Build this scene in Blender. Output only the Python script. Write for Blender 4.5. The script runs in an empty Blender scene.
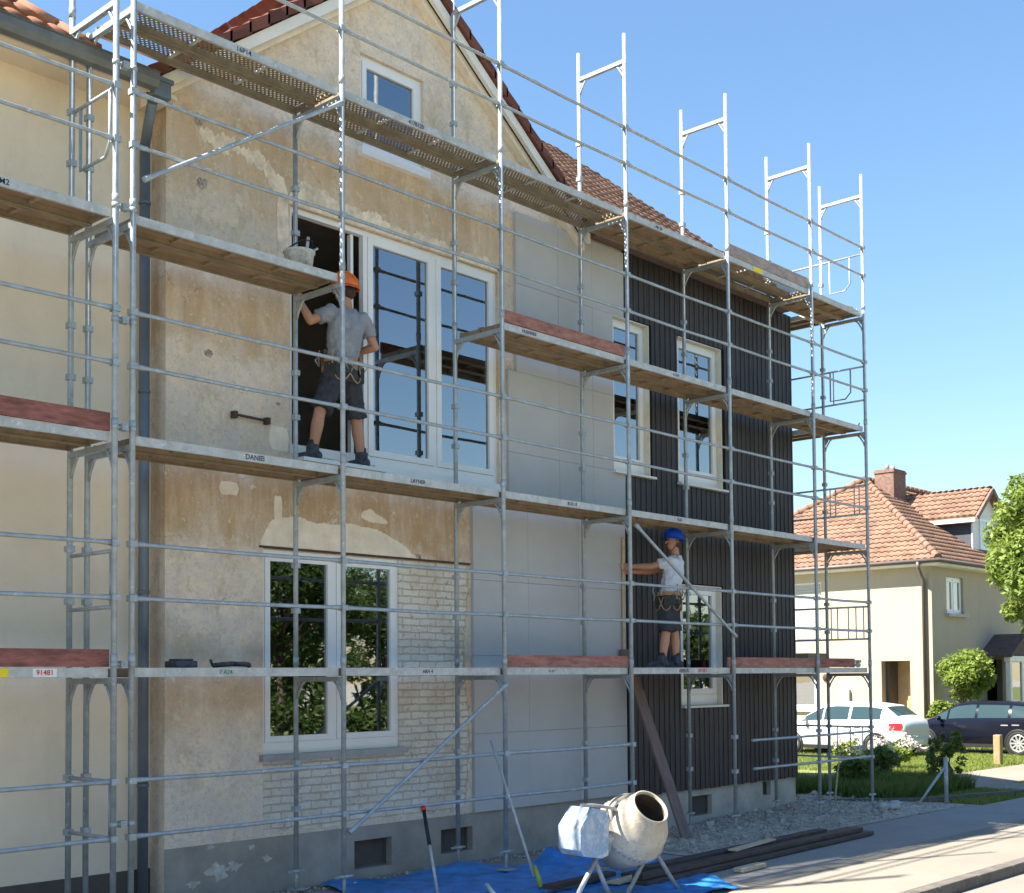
import bpy, math, random
import numpy as np
from mathutils import Vector, Matrix
random.seed(7); rng = np.random.default_rng(11)
S = bpy.context.scene; COL = S.collection
R = math.radians

# ------------------------------------------------------------------ materials
class NT:
    def __init__(s, name):
        s.m = bpy.data.materials.new(name); s.m.use_nodes = True
        s.t = s.m.node_tree; s.t.nodes.clear()
        s.out = s.n('ShaderNodeOutputMaterial'); s.p = s.n('ShaderNodeBsdfPrincipled')
        s.l(s.p.outputs[0], s.out.inputs[0])
    def n(s, typ, **kw):
        nd = s.t.nodes.new(typ)
        for k, v in kw.items():
            if hasattr(nd, k): setattr(nd, k, v)
            else: nd.inputs[k.replace('_', ' ')].default_value = v
        return nd
    def l(s, a, b): s.t.links.new(a, b)
    def pos(s):
        if not hasattr(s, '_pos'): s._pos = s.n('ShaderNodeNewGeometry').outputs['Position']
        return s._pos
    def noise(s, scale, detail=4, rough=.6, stretch=None, out='Fac'):
        v = s.pos()
        if stretch:
            mp = s.n('ShaderNodeMapping'); mp.inputs['Scale'].default_value = stretch
            s.l(v, mp.inputs[0]); v = mp.outputs[0]
        nd = s.n('ShaderNodeTexNoise', Scale=scale, Detail=detail, Roughness=rough)
        s.l(v, nd.inputs['Vector']); return nd.outputs[out]
    def ramp(s, fac, stops):
        r = s.n('ShaderNodeValToRGB'); e = r.color_ramp.elements
        while len(e) < len(stops): e.new(.5)
        for i, (p, c) in enumerate(stops):
            e[i].position = p
            e[i].color = (c, c, c, 1) if isinstance(c, (int, float)) else (*c, 1)
        s.l(fac, r.inputs[0]); return r.outputs[0]
    def mix(s, fac, a, b, mode='MIX'):
        m = s.n('ShaderNodeMix', data_type='RGBA', blend_type=mode)
        for v, i in ((fac, 0), (a, 6), (b, 7)):
            if isinstance(v, (int, float)): m.inputs[i].default_value = v
            elif isinstance(v, tuple): m.inputs[i].default_value = (*v, 1)
            else: s.l(v, m.inputs[i])
        return m.outputs[2]
    def math(s, op, a, b=0.0, c=0.0):
        m = s.n('ShaderNodeMath', operation=op)
        for i, v in enumerate((a, b, c)):
            if isinstance(v, (int, float)): m.inputs[i].default_value = v
            else: s.l(v, m.inputs[i])
        return m.outputs[0]
    def bump(s, h, strength=.3, dist=.02):
        b = s.n('ShaderNodeBump', Strength=strength, Distance=dist)
        s.l(h, b.inputs['Height']); s.l(b.outputs[0], s.p.inputs['Normal'])
    def base(s, c):
        if isinstance(c, tuple): s.p.inputs['Base Color'].default_value = (*c, 1)
        else: s.l(c, s.p.inputs['Base Color'])
    def set(s, rough=.7, metal=0., spec=.4):
        s.p.inputs['Roughness'].default_value = rough; s.p.inputs['Metallic'].default_value = metal
        s.p.inputs['Specular IOR Level'].default_value = spec; return s

def simple(name, c, rough=.7, metal=0., var=.25, scale=8, bump=0., stretch=None, spec=.4, bscale=None):
    t = NT(name).set(rough, metal, spec)
    if var:
        lo = tuple(x * (1 - var) for x in c); hi = tuple(min(1, x * (1 + var)) for x in c)
        t.base(t.ramp(t.noise(scale, 5, .65, stretch), [(.3, lo), (.7, hi)]))
    else: t.base(c)
    if bump: t.bump(t.noise(bscale or scale * 4, 4, .6, stretch), bump, .01)
    return t.m
M = {}
def galv(name, c, metal, rough, spots=.5):
    t = NT(name).set(rough, metal, .5)
    a = t.ramp(t.noise(9, 4), [(.3, tuple(x * .78 for x in c)), (.7, tuple(min(1, x * 1.12) for x in c))])
    b = t.ramp(t.noise(60, 3), [(.58, 0.), (.72, spots)])
    col = t.mix(b, a, (.30, .27, .23))
    w = t.ramp(t.noise(17, 7, .75), [(.585, 0.), (.66, .8)])
    t.base(t.mix(w, col, tuple(min(.72, x * 1.55) for x in c)))
    t.l(t.ramp(t.noise(30, 3), [(.3, rough - .1), (.7, rough + .15)]), t.p.inputs['Roughness'])
    t.bump(t.noise(80, 2), .12, .004)
    return t.m
M['zinc'] = galv('galvanised_steel', (.37, .41, .43), .25, .5)
M['fascia'] = galv('galvanised_side_plank', (.50, .50, .475), .2, .55, .55)
def plaster():
    t = NT('old_plaster').set(.92, 0, .2)
    fine = t.noise(26, 6, .7); big = t.noise(1.3, 5, .65); med = t.noise(4.5, 6, .7)
    c = t.ramp(big, [(.34, (.64, .53, .41)), (.5, (.82, .675, .52)), (.66, (.78, .67, .55))])
    c = t.mix(t.ramp(med, [(.44, 0.), (.56, .75)]), c, (.69, .595, .515))
    c = t.mix(t.ramp(t.noise(2.6, 8, .8, (1, 1, .6)), [(.52, 0.), (.63, .6)]), c, (.50, .40, .28))
    c = t.mix(t.ramp(t.noise(13, 7, .8), [(.58, 0.), (.66, .65)]), c, (.40, .34, .27))
    # orange-brown colour in ragged horizontal bands, one just below each deck height
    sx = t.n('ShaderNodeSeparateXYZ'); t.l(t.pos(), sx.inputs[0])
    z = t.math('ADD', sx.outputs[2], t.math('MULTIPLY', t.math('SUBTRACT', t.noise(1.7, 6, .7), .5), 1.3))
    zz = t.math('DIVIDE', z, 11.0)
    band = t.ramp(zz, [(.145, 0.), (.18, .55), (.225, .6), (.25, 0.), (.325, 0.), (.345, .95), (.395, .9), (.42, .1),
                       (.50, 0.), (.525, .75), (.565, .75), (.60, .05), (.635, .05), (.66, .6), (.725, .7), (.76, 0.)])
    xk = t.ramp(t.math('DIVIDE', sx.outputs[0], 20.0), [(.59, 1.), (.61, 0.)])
    streak = t.noise(3.2, 5, .7, (1.6, 1.6, .35))
    st = t.math('MULTIPLY', t.math('MULTIPLY', band, xk), t.ramp(streak, [(.30, .25), (.55, 1.)]))
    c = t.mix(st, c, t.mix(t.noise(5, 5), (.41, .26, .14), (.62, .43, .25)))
    c = t.mix(t.ramp(t.noise(19, 8, .8), [(.54, 0.), (.61, .5)]), c, (.46, .38, .31))
    c = t.mix(t.ramp(t.noise(8.5, 9, .85), [(.57, 0.), (.605, .7)]), c, (.80, .70, .585))
    c = t.mix(t.ramp(t.noise(5.2, 9, .85, (1, 1, 1.4)), [(.60, 0.), (.64, .55)]), c, (.38, .325, .28))
    vo = t.n('ShaderNodeTexVoronoi', feature='DISTANCE_TO_EDGE', Scale=.9); wv = t.n('ShaderNodeVectorMath', operation='MULTIPLY_ADD'); wv.inputs[1].default_value = (.5,) * 3; t.l(t.noise(2.2, 6, .7, None, 'Color'), wv.inputs[0]); t.l(t.pos(), wv.inputs[2]); t.l(wv.outputs[0], vo.inputs['Vector'])
    crack = t.math('MULTIPLY', t.math('LESS_THAN', vo.outputs['Distance'], .004), t.ramp(t.noise(1.1, 3), [(.56, 0.), (.62, .5)]))
    c = t.mix(crack, c, (.20, .16, .13))
    pale = t.ramp(t.noise(2.3, 8, .75), [(.60, 0.), (.64, .85)])
    c = t.mix(pale, c, (.76, .68, .55))
    c = t.mix(t.ramp(t.noise(7, 7, .8), [(.63, 0.), (.69, .6)]), c, (.30, .26, .21))
    c = t.mix(t.ramp(fine, [(.25, .35), (.5, 0.)]), c, (.34, .30, .25))
    t.base(c)
    h = t.math('ADD', fine, t.math('MULTIPLY', pale, .6)); t.bump(h, .5, .02)
    return t.m
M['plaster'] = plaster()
def stucco(name, c, var=.1):
    t = NT(name).set(.9, 0, .2)
    a = t.ramp(t.noise(.8, 4), [(.3, tuple(x * (1 - var) for x in c)), (.7, tuple(x * (1 + var) for x in c))])
    a = t.mix(t.ramp(t.noise(2.5, 6, .7, (1, 1, .3)), [(.52, 0.), (.72, .35)]), a, tuple(x * .72 for x in c))
    a = t.mix(t.ramp(t.noise(11, 7, .8), [(.60, 0.), (.72, .3)]), a, tuple(x * .6 for x in c))
    t.base(a); t.bump(t.math('ADD', t.noise(90, 4, .7), t.noise(6, 3, .6, (1, 1, 2.5))), .45, .008); return t.m
M['stucco'] = stucco('cream_stucco', (.82, .69, .53))
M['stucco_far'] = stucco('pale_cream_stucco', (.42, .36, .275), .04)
def brick():
    t = NT('whitewashed_brick').set(.9, 0, .2)
    mp = t.n('ShaderNodeMapping'); mp.inputs['Rotation'].default_value = (R(90), 0, 0)
    sep = t.n('ShaderNodeSeparateXYZ'); t.l(t.pos(), sep.inputs[0])
    cmb = t.n('ShaderNodeCombineXYZ'); t.l(sep.outputs[0], cmb.inputs[0]); t.l(sep.outputs[2], cmb.inputs[1])
    wob = t.n('ShaderNodeVectorMath', operation='MULTIPLY_ADD'); wob.inputs[1].default_value = (.04,) * 3
    t.l(t.noise(9, 3, .6, None, 'Color'), wob.inputs[0]); t.l(cmb.outputs[0], wob.inputs[2])
    b = t.n('ShaderNodeTexBrick', Scale=1.0); b.inputs['Brick Width'].default_value = .27; b.inputs['Row Height'].default_value = .085
    b.inputs['Mortar Size'].default_value = .008; b.inputs['Mortar Smooth'].default_value = .3; b.inputs['Bias'].default_value = -.2
    b.inputs['Color1'].default_value = (.72, .655, .555, 1); b.inputs['Color2'].default_value = (.82, .765, .67, 1); b.inputs['Mortar'].default_value = (.60, .53, .43, 1)
    t.l(wob.outputs[0], b.inputs['Vector'])
    c = t.mix(t.ramp(t.noise(3, 6, .7), [(.45, 0.), (.7, .55)]), b.outputs['Color'], (.50, .37, .24))
    c = t.mix(t.ramp(t.noise(14, 5, .75), [(.60, 0.), (.66, .8)]), c, (.34, .26, .19))
    t.base(c)
    h = t.math('ADD', t.math('MULTIPLY', b.outputs['Fac'], -1.0), t.math('MULTIPLY', t.noise(30, 5), .5))
    t.bump(h, 1.0, .03); return t.m
M['brick'] = brick()
M['patch'] = simple('cream_base_coat', (.84, .735, .60), .9, 0, .14, 5, .6, None, .2, 30)
M['patch_dull'] = simple('dirty_base_coat', (.74, .63, .50), .9, 0, .3, 7, .6, None, .2, 30)
M['eps'] = simple('grey_insulation_board', (.475, .475, .475), .9, 0, .05, 2.0, .15, None, .2, 120)
M['eps_edge'] = simple('board_joint_filler', (.30, .30, .30), .9, 0, .1, 10)
M['plinth'] = simple('grey_plinth_render', (.33, .30, .26), .9, 0, .22, 2.2, .4, None, .2, 30)
M['plinth_light'] = simple('light_concrete_plinth', (.45, .42, .37), .9, 0, .2, 3, .4, None, .2, 30)
M['plinth_dark'] = simple('dark_brown_plinth', (.10, .085, .075), .9, 0, .2, 3, .3)
M['hole'] = simple('chipped_plaster_core', (.36, .30, .25), .95, 0, .7, 26, .8)
M['splash'] = simple('white_plaster_splash', (.50, .475, .42), .9, 0, .3, 12)
M['clad'] = simple('black_brown_timber', (.034, .028, .031), .55, 0, .5, 3, .5, (6, 6, .6), .5, 12)
M['clad_gap'] = simple('cladding_backing', (.008, .007, .007), .8, 0, 0)
M['wood'] = simple('plywood_underside', (.33, .225, .14), .8, 0, .35, 2.2, .3, (.7, 5, 5))
M['wood_grey'] = simple('weathered_plywood', (.33, .24, .15), .85, 0, .35, 2.2, .3, (.7, 5, 5))
M['toe'] = simple('red_brown_toe_board', (.25, .095, .075), .8, 0, .5, 5, .3, (1, 4, 4))
M['toe_pink'] = simple('lit_red_toe_board', (.30, .135, .105), .8, 0, .45, 6, .3, (1, 4, 4))  # pinker copy of the toe board red, its lit look put in the colour
M['toe_grey'] = simple('grey_brown_toe_board', (.34, .27, .24), .8, 0, .3, 5, .3, (1, 4, 4))
M['wood_rail'] = simple('dirty_deck_channel', (.27, .21, .14), .7, .1, .25, 6)
M['perf_rail'] = simple('dusty_steel_channel', (.27, .22, .15), .6, .2, .25, 6)
def perf():
    t = NT('perforated_steel').set(.55, .2, .4)
    t.base(t.ramp(t.noise(6, 4), [(.3, (.22, .17, .105)), (.7, (.30, .24, .155))]))
    sx = t.n('ShaderNodeSeparateXYZ'); t.l(t.pos(), sx.inputs[0])
    row = t.math('MULTIPLY', sx.outputs[1], 1 / .034)
    off = t.math('MULTIPLY', t.math('FLOOR', row), .5)
    fx = t.math('SUBTRACT', t.math('FRACT', t.math('ADD', t.math('MULTIPLY', sx.outputs[0], 1 / .05), off)), .5)
    fy = t.math('SUBTRACT', t.math('FRACT', row), .5)
    d = t.math('ADD', t.math('POWER', fx, 2.0), t.math('POWER', t.math('MULTIPLY', fy, .7), 2.0))
    hole = t.math('LESS_THAN', d, .05)
    tr = t.n('ShaderNodeBsdfTransparent'); mx = t.n('ShaderNodeMixShader')
    t.l(hole, mx.inputs[0]); t.l(t.p.outputs[0], mx.inputs[1]); t.l(tr.outputs[0], mx.inputs[2]); t.l(mx.outputs[0], t.out.inputs[0])
    return t.m
M['perf'] = perf()
M['white'] = simple('white_window_profile', (.80, .80, .79), .35, 0, .03, 4)
M['white_trim'] = simple('white_painted_trim', (.74, .72, .67), .6, 0, .08, 4)
M['lead'] = simple('grey_metal_sill', (.33, .34, .35), .5, .4, .15, 6)
M['cream_trim'] = simple('yellowish_frame_liner', (.72, .68, .58), .6, 0, .1, 5)
M['shutter'] = simple('pale_roller_blind', (.40, .385, .36), .6, 0, .05, 20)
def glass(name, refl, tint, gl=(.92, .95, 1.0)):
    t = NT(name)
    g = t.n('ShaderNodeBsdfGlossy'); g.inputs['Color'].default_value = (*gl, 1); g.inputs['Roughness'].default_value = .012
    tr = t.n('ShaderNodeBsdfTransparent'); tr.inputs['Color'].default_value = (*tint, 1)
    fr = t.n('ShaderNodeFresnel', IOR=1.5); f = t.math('ADD', t.math('MULTIPLY', fr.outputs[0], .8), refl)
    mx = t.n('ShaderNodeMixShader'); t.l(f, mx.inputs[0]); t.l(tr.outputs[0], mx.inputs[1]); t.l(g.outputs[0], mx.inputs[2])
    bp = t.n('ShaderNodeBump', Strength=.05, Distance=.02); t.l(t.noise(1.3, 2), bp.inputs['Height']); t.l(bp.outputs[0], g.inputs['Normal'])
    t.l(mx.outputs[0], t.out.inputs[0]); return t.m
M['glass'] = glass('window_glass', .27, (.34, .38, .38))
M['car_glass'] = glass('tinted_car_glass', .12, (.30, .36, .36))
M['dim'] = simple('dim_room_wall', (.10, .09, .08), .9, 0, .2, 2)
M['dark'] = simple('dim_interior_plaster', (.42, .37, .33), .9, 0, .2, 2)
M['dark_floor'] = simple('dark_interior_floor', (.09, .075, .06), .9, 0, .2, 2)
def tile(name, a, b, dk):
    t = NT(name).set(.8, 0, .25)
    v = t.n('ShaderNodeTexVoronoi', Scale=3.6); t.l(t.pos(), v.inputs['Vector'])
    s = t.n('ShaderNodeSeparateColor'); t.l(v.outputs['Color'], s.inputs[0])
    c = t.ramp(s.outputs[0], [(.0, a), (.6, b), (1., dk)])
    c = t.mix(t.ramp(t.noise(1.2, 5), [(.45, 0.), (.7, .4)]), c, dk)
    t.base(c); t.bump(t.noise(40, 3), .3, .01); return t.m
M['tile'] = tile('terracotta_tile', (.37, .225, .165), (.30, .175, .125), (.19, .115, .085))
M['tile_left'] = tile('weathered_orange_tile', (.34, .15, .085), (.27, .115, .07), (.16, .08, .055))
M['tile_far'] = tile('muted_terracotta_tile', (.275, .165, .112), (.225, .132, .09), (.16, .10, .072))  # far roof tiles, a muted terracotta of their own
M['tile_red'] = tile('dark_red_verge_tile', (.20, .075, .052), (.16, .06, .045), (.10, .04, .033))
M['gutter'] = simple('grey_zinc_gutter', (.16, .165, .16), .5, .4, .2, 4)
M['downpipe'] = simple('blue_grey_downpipe', (.15, .18, .215), .45, .3, .15, 3)
M['pipe_dark'] = simple('dark_brown_downpipe', (.14, .11, .10), .5, .2, .1, 3)
M['porch_tile'] = simple('dark_brown_porch_tile', (.10, .07, .06), .8, 0, .3, 8, .3)
M['slate'] = simple('dark_slate_cheek', (.075, .075, .09), .7, 0, .3, 12, .3, (1, 1, 6))
M['brickred'] = simple('red_chimney_brick', (.20, .12, .095), .9, 0, .35, 9, .4)
M['concrete'] = simple('pale_concrete', (.42, .405, .37), .9, 0, .18, 5, .3, None, .2, 50)
def pavement():
    t = NT('sidewalk_paving').set(.9, 0, .2)
    c = t.ramp(t.noise(1.1, 6, .7), [(.3, (.235, .21, .172)), (.7, (.285, .255, .208))])
    c = t.mix(t.ramp(t.noise(45, 4), [(.35, .35), (.6, 0.)]), c, (.20, .19, .175))
    c = t.mix(t.ramp(t.noise(6, 7, .8), [(.6, 0.), (.68, .5)]), c, (.24, .225, .20))
    c = t.mix(t.ramp(t.noise(.55, 6, .75), [(.48, 0.), (.62, .4)]), c, (.17, .155, .13))
    t.base(c); t.bump(t.noise(120, 4), .4, .01); return t.m
M['pavement'] = pavement()
def asphalt(name, lo, hi):
    t = NT(name).set(.9, 0, .3)
    c = t.ramp(t.noise(1.2, 7, .7), [(.3, lo), (.7, hi)])
    c = t.mix(t.ramp(t.noise(150, 3), [(.5, 0.), (.65, .5)]), c, tuple(x * 1.8 for x in hi))
    t.base(c); t.bump(t.noise(200, 3), .5, .01); return t.m
M['asphalt'] = asphalt('road_asphalt', (.19, .175, .15), (.23, .21, .18))
M['yard'] = asphalt('yard_asphalt', (.225, .21, .19), (.295, .275, .25))
M['dirt'] = simple('building_site_dirt', (.40, .35, .285), .95, 0, .35, 6, .8, None, .1, 35)
M['stone'] = simple('crushed_rubble', (.37, .33, .275), .9, 0, .5, 9, .3)
M['soil'] = simple('dark_soil', (.085, .065, .045), .95, 0, .4, 6, .6)
M['kerb'] = simple('granite_kerb', (.13, .115, .10), .9, 0, .35, 5, .3)
def leafmat(name, a, b, trans=.35):
    t = NT(name).set(.55, 0, .35)
    c = t.ramp(t.noise(2.2, 4), [(.3, a), (.7, b)])
    t.base(c)
    tl = t.n('ShaderNodeBsdfTranslucent'); t.l(t.mix(.5, c, tuple(min(1, x * 1.5) for x in b)), tl.inputs['Color'])
    mx = t.n('ShaderNodeMixShader'); mx.inputs[0].default_value = trans
    t.l(t.p.outputs[0], mx.inputs[1]); t.l(tl.outputs[0], mx.inputs[2]); t.l(mx.outputs[0], t.out.inputs[0]); return t.m
M['leaf'] = leafmat('fresh_green_leaf', (.12, .19, .03), (.23, .29, .06))
M['leaf_dark'] = leafmat('dark_green_leaf', (.08, .13, .025), (.15, .20, .045))
M['leaf_box'] = leafmat('boxwood_leaf', (.12, .19, .025), (.20, .26, .04))
M['leaf_hedge'] = leafmat('hedge_leaf', (.028, .055, .010), (.06, .10, .018))
M['grass'] = leafmat('lawn_grass', (.13, .19, .03), (.23, .26, .06), .3)
M['petal'] = leafmat('pale_pink_petal', (.62, .52, .50), (.75, .66, .62), .3)
M['gravel'] = simple('pale_dry_gravel', (.42, .38, .31), .95, 0, .15, 3)
M['turf'] = simple('grassy_soil', (.17, .19, .06), .95, 0, .4, 6, .4)
M['bark'] = simple('grey_brown_bark', (.15, .115, .085), .9, 0, .4, 7, .8, (4, 4, .8))
M['tarp'] = simple('blue_tarpaulin', (.03, .20, .50), .45, 0, .4, 5, .35, None, .5, 18)
M['drum'] = simple('cream_mixer_paint', (.46, .405, .32), .55, 0, .35, 4, .25)
def drum():
    t = NT('cream_mixer_paint').set(.6, 0, .35)
    c = t.ramp(t.noise(4, 6, .7), [(.3, (.36, .31, .235)), (.65, (.50, .445, .36))])
    c = t.mix(t.ramp(t.noise(11, 8, .8), [(.55, 0.), (.62, .8)]), c, (.29, .27, .24))
    c = t.mix(t.ramp(t.noise(31, 5, .7), [(.64, 0.), (.68, .8)]), c, (.17, .09, .05))
    t.base(c); t.bump(t.noise(24, 6, .8), .6, .01); return t.m
M['drum'] = drum()
M['drum_in'] = simple('drum_interior_cement', (.13, .105, .085), .9, 0, .3, 8)
def bluebox():
    t = NT('worn_white_and_blue_enamel').set(.45, .1, .5)
    c = t.ramp(t.noise(2.6, 7, .75, (1.3, 1.3, 1)), [(.42, (.56, .57, .56)), (.53, (.22, .33, .46)), (.66, (.50, .53, .55))])
    t.base(c); return t.m
M['bluebox'] = bluebox()
M['mixframe'] = simple('cement_stained_frame', (.40, .38, .35), .7, .2, .3, 9)
M['plank'] = simple('dark_stained_plank', (.075, .052, .044), .7, 0, .4, 4, .3, (1, 5, 5))
M['plank_brown'] = simple('brown_stained_board', (.17, .115, .10), .75, 0, .25, 3, .3, (4, 4, .6))
M['newwood'] = simple('fresh_pale_timber', (.52, .42, .28), .75, 0, .2, 4, .3, (2, 5, 5))
M['skin'] = simple('suntanned_skin', (.46, .235, .15), .55, 0, .08, 12)
M['skin_pale'] = simple('pale_skin', (.55, .32, .23), .55, 0, .08, 12)
M['tee_grey'] = simple('grey_cotton', (.27, .28, .31), .9, 0, .18, 9, .5, None, .2, 16)
M['tee_white'] = simple('white_cotton', (.60, .62, .66), .9, 0, .1, 9, .5, None, .2, 16)
M['shorts'] = simple('charcoal_work_cloth', (.050, .052, .062), .9, 0, .3, 14, .5, None, .2, 20)
M['boot'] = simple('dark_grey_boot', (.055, .06, .075), .7, 0, .6, 25, .3)
M['sole'] = simple('boot_sole', (.13, .13, .13), .8, 0, .2, 10)
M['belt'] = simple('tan_leather_belt', (.38, .22, .11), .7, 0, .25, 15)
M['pouch'] = simple('black_tool_pouch', (.03, .035, .035), .7, 0, .5, 30)
M['helmet_orange'] = simple('orange_helmet_shell', (.80, .17, .025), .3, 0, .05, 4)
M['helmet_blue'] = simple('blue_helmet_shell', (.012, .085, .62), .3, 0, .05, 4)
M['hair'] = simple('dark_brown_hair', (.05, .03, .02), .8, 0, .3, 40)
M['eye'] = simple('dark_eye', (.03, .02, .02), .3, 0, 0)
M['carwhite'] = simple('white_car_paint', (.66, .66, .64), .25, 0, 0, spec=.5)
M['carblack'] = simple('dark_blue_black_car_paint', (.006, .007, .014), .14, 0, 0, spec=.35)
M['tyre'] = simple('tyre_rubber', (.02, .02, .02), .8, 0, .2, 20)
M['alloy'] = simple('alloy_rim', (.62, .62, .63), .35, .7, .05, 5)
M['black'] = simple('black_plastic', (.015, .015, .016), .6, 0, 0)
M['red_lamp'] = simple('red_tail_lamp', (.45, .02, .03), .25, 0, .35, 30)
M['clear_lamp'] = simple('clear_headlamp', (.6, .62, .64), .15, .2, .1, 20)
M['sticker_white'] = simple('white_sticker', (.75, .74, .70), .6, 0, .05, 20)
M['sticker_yellow'] = simple('yellow_sticker', (.80, .62, .02), .6, 0, .05, 20)
M['ink_dark'] = simple('dark_print', (.03, .035, .06), .7, 0, 0)
M['ink_red'] = simple('red_print', (.60, .03, .03), .7, 0, 0)
M['ink_green'] = simple('green_print', (.03, .25, .12), .7, 0, 0)
M['rust'] = simple('rusty_iron', (.10, .06, .045), .85, .2, .3, 20)
M['bucket'] = simple('cement_splashed_plastic', (.50, .50, .49), .7, 0, .45, 14)
M['postwood'] = simple('weathered_yellow_post', (.30, .22, .115), .85, 0, .3, 6, .4, (4, 4, .8))
M['red_plastic'] = simple('red_plastic_cap', (.60, .03, .02), .4, 0, 0)
M['lime'] = simple('lime_green_plastic', (.38, .46, .07), .5, 0, .15, 10)
M['tan'] = simple('tan_recess_wall', (.50, .36, .20), .85, 0, .1, 3)
M['varnish'] = simple('varnished_wood_door', (.50, .34, .17), .5, 0, .2, 3, 0, (4, 4, .6))

# ------------------------------------------------------------------ mesh helpers
class MB:
    def __init__(s): s.v = []; s.f = []; s.m = []; s.smooth = []
    def face(s, idx, mi=0, sm=False): s.f.append(tuple(idx)); s.m.append(mi); s.smooth.append(sm)
    def poly(s, pts, mi=0):
        b = len(s.v); s.v += [tuple(p) for p in pts]; s.face(range(b, b + len(pts)), mi)
    def hexa(s, p, mi=0):      # p: 8 corners, 0-3 bottom ring, 4-7 top ring
        b = len(s.v); s.v += [tuple(q) for q in p]
        for q in ((3, 2, 1, 0), (4, 5, 6, 7), (0, 1, 5, 4), (1, 2, 6, 5), (2, 3, 7, 6), (3, 0, 4, 7)): s.face([b + i for i in q], mi)
    def box(s, x0, x1, y0, y1, z0, z1, mi=0, fn=None):
        p = [(x0, y0, z0), (x1, y0, z0), (x1, y1, z0), (x0, y1, z0), (x0, y0, z1), (x1, y0, z1), (x1, y1, z1), (x0, y1, z1)]
        s.hexa([fn(*q) for q in p] if fn else p, mi)
    def bar(s, p, q, w, h, up=(0, 0, 1), mi=0):   # rectangular bar from p to q
        p = Vector(p); q = Vector(q); d = (q - p).normalized(); side = d.cross(Vector(up)).normalized(); u = side.cross(d)
        pts = []
        for c in (p, q): pts += [c - side * w / 2 - u * h / 2, c + side * w / 2 - u * h / 2, c + side * w / 2 + u * h / 2, c - side * w / 2 + u * h / 2]
        s.hexa(pts, mi)
    def tube(s, pts, r, n=8, mi=0, cap=True, squash=None):
        pts = [Vector(p) for p in pts]; k = len(pts); rs = r if isinstance(r, (list, tuple)) else [r] * k
        ref = None; base = len(s.v)
        for i, p in enumerate(pts):
            d = (pts[min(i + 1, k - 1)] - pts[max(i - 1, 0)]).normalized()
            if ref is None: ref = Vector((0, 0, 1)) if abs(d.z) < .9 else Vector((1, 0, 0))
            a = d.cross(ref).normalized(); b = a.cross(d); ref = b if abs(b.dot(d)) < .99 else ref
            for j in range(n):
                t = 2 * math.pi * j / n; o = a * math.cos(t) * rs[i] + b * math.sin(t) * rs[i]
                if squash: o = Vector((o.x * squash[0], o.y * squash[1], o.z * squash[2]))
                s.v.append(tuple(p + o))
        for i in range(k - 1):
            for j in range(n):
                a0 = base + i * n + j; a1 = base + i * n + (j + 1) % n
                s.face((a0, a1, a1 + n, a0 + n), mi, True)
        if cap:
            s.face([base + j for j in range(n)][::-1], mi); s.face([base + (k - 1) * n + j for j in range(n)], mi)
    def capsule(s, p, q, r0, r1, n=12, mi=0):      # rounded, tapering limb
        p = Vector(p); q = Vector(q); d = (q - p); L = d.length; d.normalize(); pts = []; rs = []
        for a in (90, 60, 30): pts.append(p - d * r0 * math.sin(R(a))); rs.append(max(r0 * math.cos(R(a)), .0008))
        for i in range(5):
            f = i / 4; pts.append(p + d * L * f); rs.append(r0 + (r1 - r0) * f)
        for a in (30, 60, 90): pts.append(q + d * r1 * math.sin(R(a))); rs.append(max(r1 * math.cos(R(a)), .0008))
        s.tube(pts, rs, n, mi)
    def lathe(s, o, axis, prof, n=24, mi=0, cap=True):   # prof: (distance along axis, radius)
        o = Vector(o); d = Vector(axis).normalized()
        s.tube([o + d * a for a, _ in prof], [max(r, .0005) for _, r in prof], n, mi, cap) if all(prof[i + 1][0] > prof[i][0] for i in range(len(prof) - 1)) else s._lathe2(o, d, prof, n, mi)
    def _lathe2(s, o, d, prof, n, mi):
        ref = Vector((0, 0, 1)) if abs(d.z) < .9 else Vector((1, 0, 0)); a = d.cross(ref).normalized(); b = a.cross(d); base = len(s.v)
        for h, r in prof:
            for j in range(n):
                t = 2 * math.pi * j / n; s.v.append(tuple(o + d * h + (a * math.cos(t) + b * math.sin(t)) * max(r, .0005)))
        for i in range(len(prof) - 1):
            for j in range(n):
                a0 = base + i * n + j; a1 = base + i * n + (j + 1) % n; s.face((a0, a1, a1 + n, a0 + n), mi, True)
    def ellip(s, c, r, n=14, m=9, mi=0, rot=None):
        c = Vector(c); base = len(s.v)
        for i in range(m + 1):
            ph = math.pi * i / m
            for j in range(n):
                t = 2 * math.pi * j / n
                o = Vector((r[0] * math.sin(ph) * math.cos(t), r[1] * math.sin(ph) * math.sin(t), r[2] * math.cos(ph)))
                if i in (0, m): o = o + Vector((1e-4 * math.cos(t), 1e-4 * math.sin(t), 0))
                if rot: o = rot @ o
                s.v.append(tuple(c + o))
        for i in range(m):
            for j in range(n):
                a0 = base + i * n + j; a1 = base + i * n + (j + 1) % n; s.face((a0, a0 + n, a1 + n, a1), mi, True)
        s.face([base + j for j in range(n)], mi); s.face([base + m * n + j for j in range(n)][::-1], mi)
    def build(s, name, mat, parent=None, loc=None, remesh=None, bevel=None, fold=None):
        off = Vector(parent['_o']) if parent else Vector(loc or (0, 0, 0))
        me = bpy.data.meshes.new(name)
        me.from_pydata([tuple(Vector(v) - off) for v in s.v], [], s.f)
        for mm in (mat if isinstance(mat, (list, tuple)) else [mat]): me.materials.append(M[mm])
        me.polygons.foreach_set('material_index', s.m); me.polygons.foreach_set('use_smooth', s.smooth); me.update()
        return link(name, me, parent, off, remesh, bevel, fold)
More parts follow.
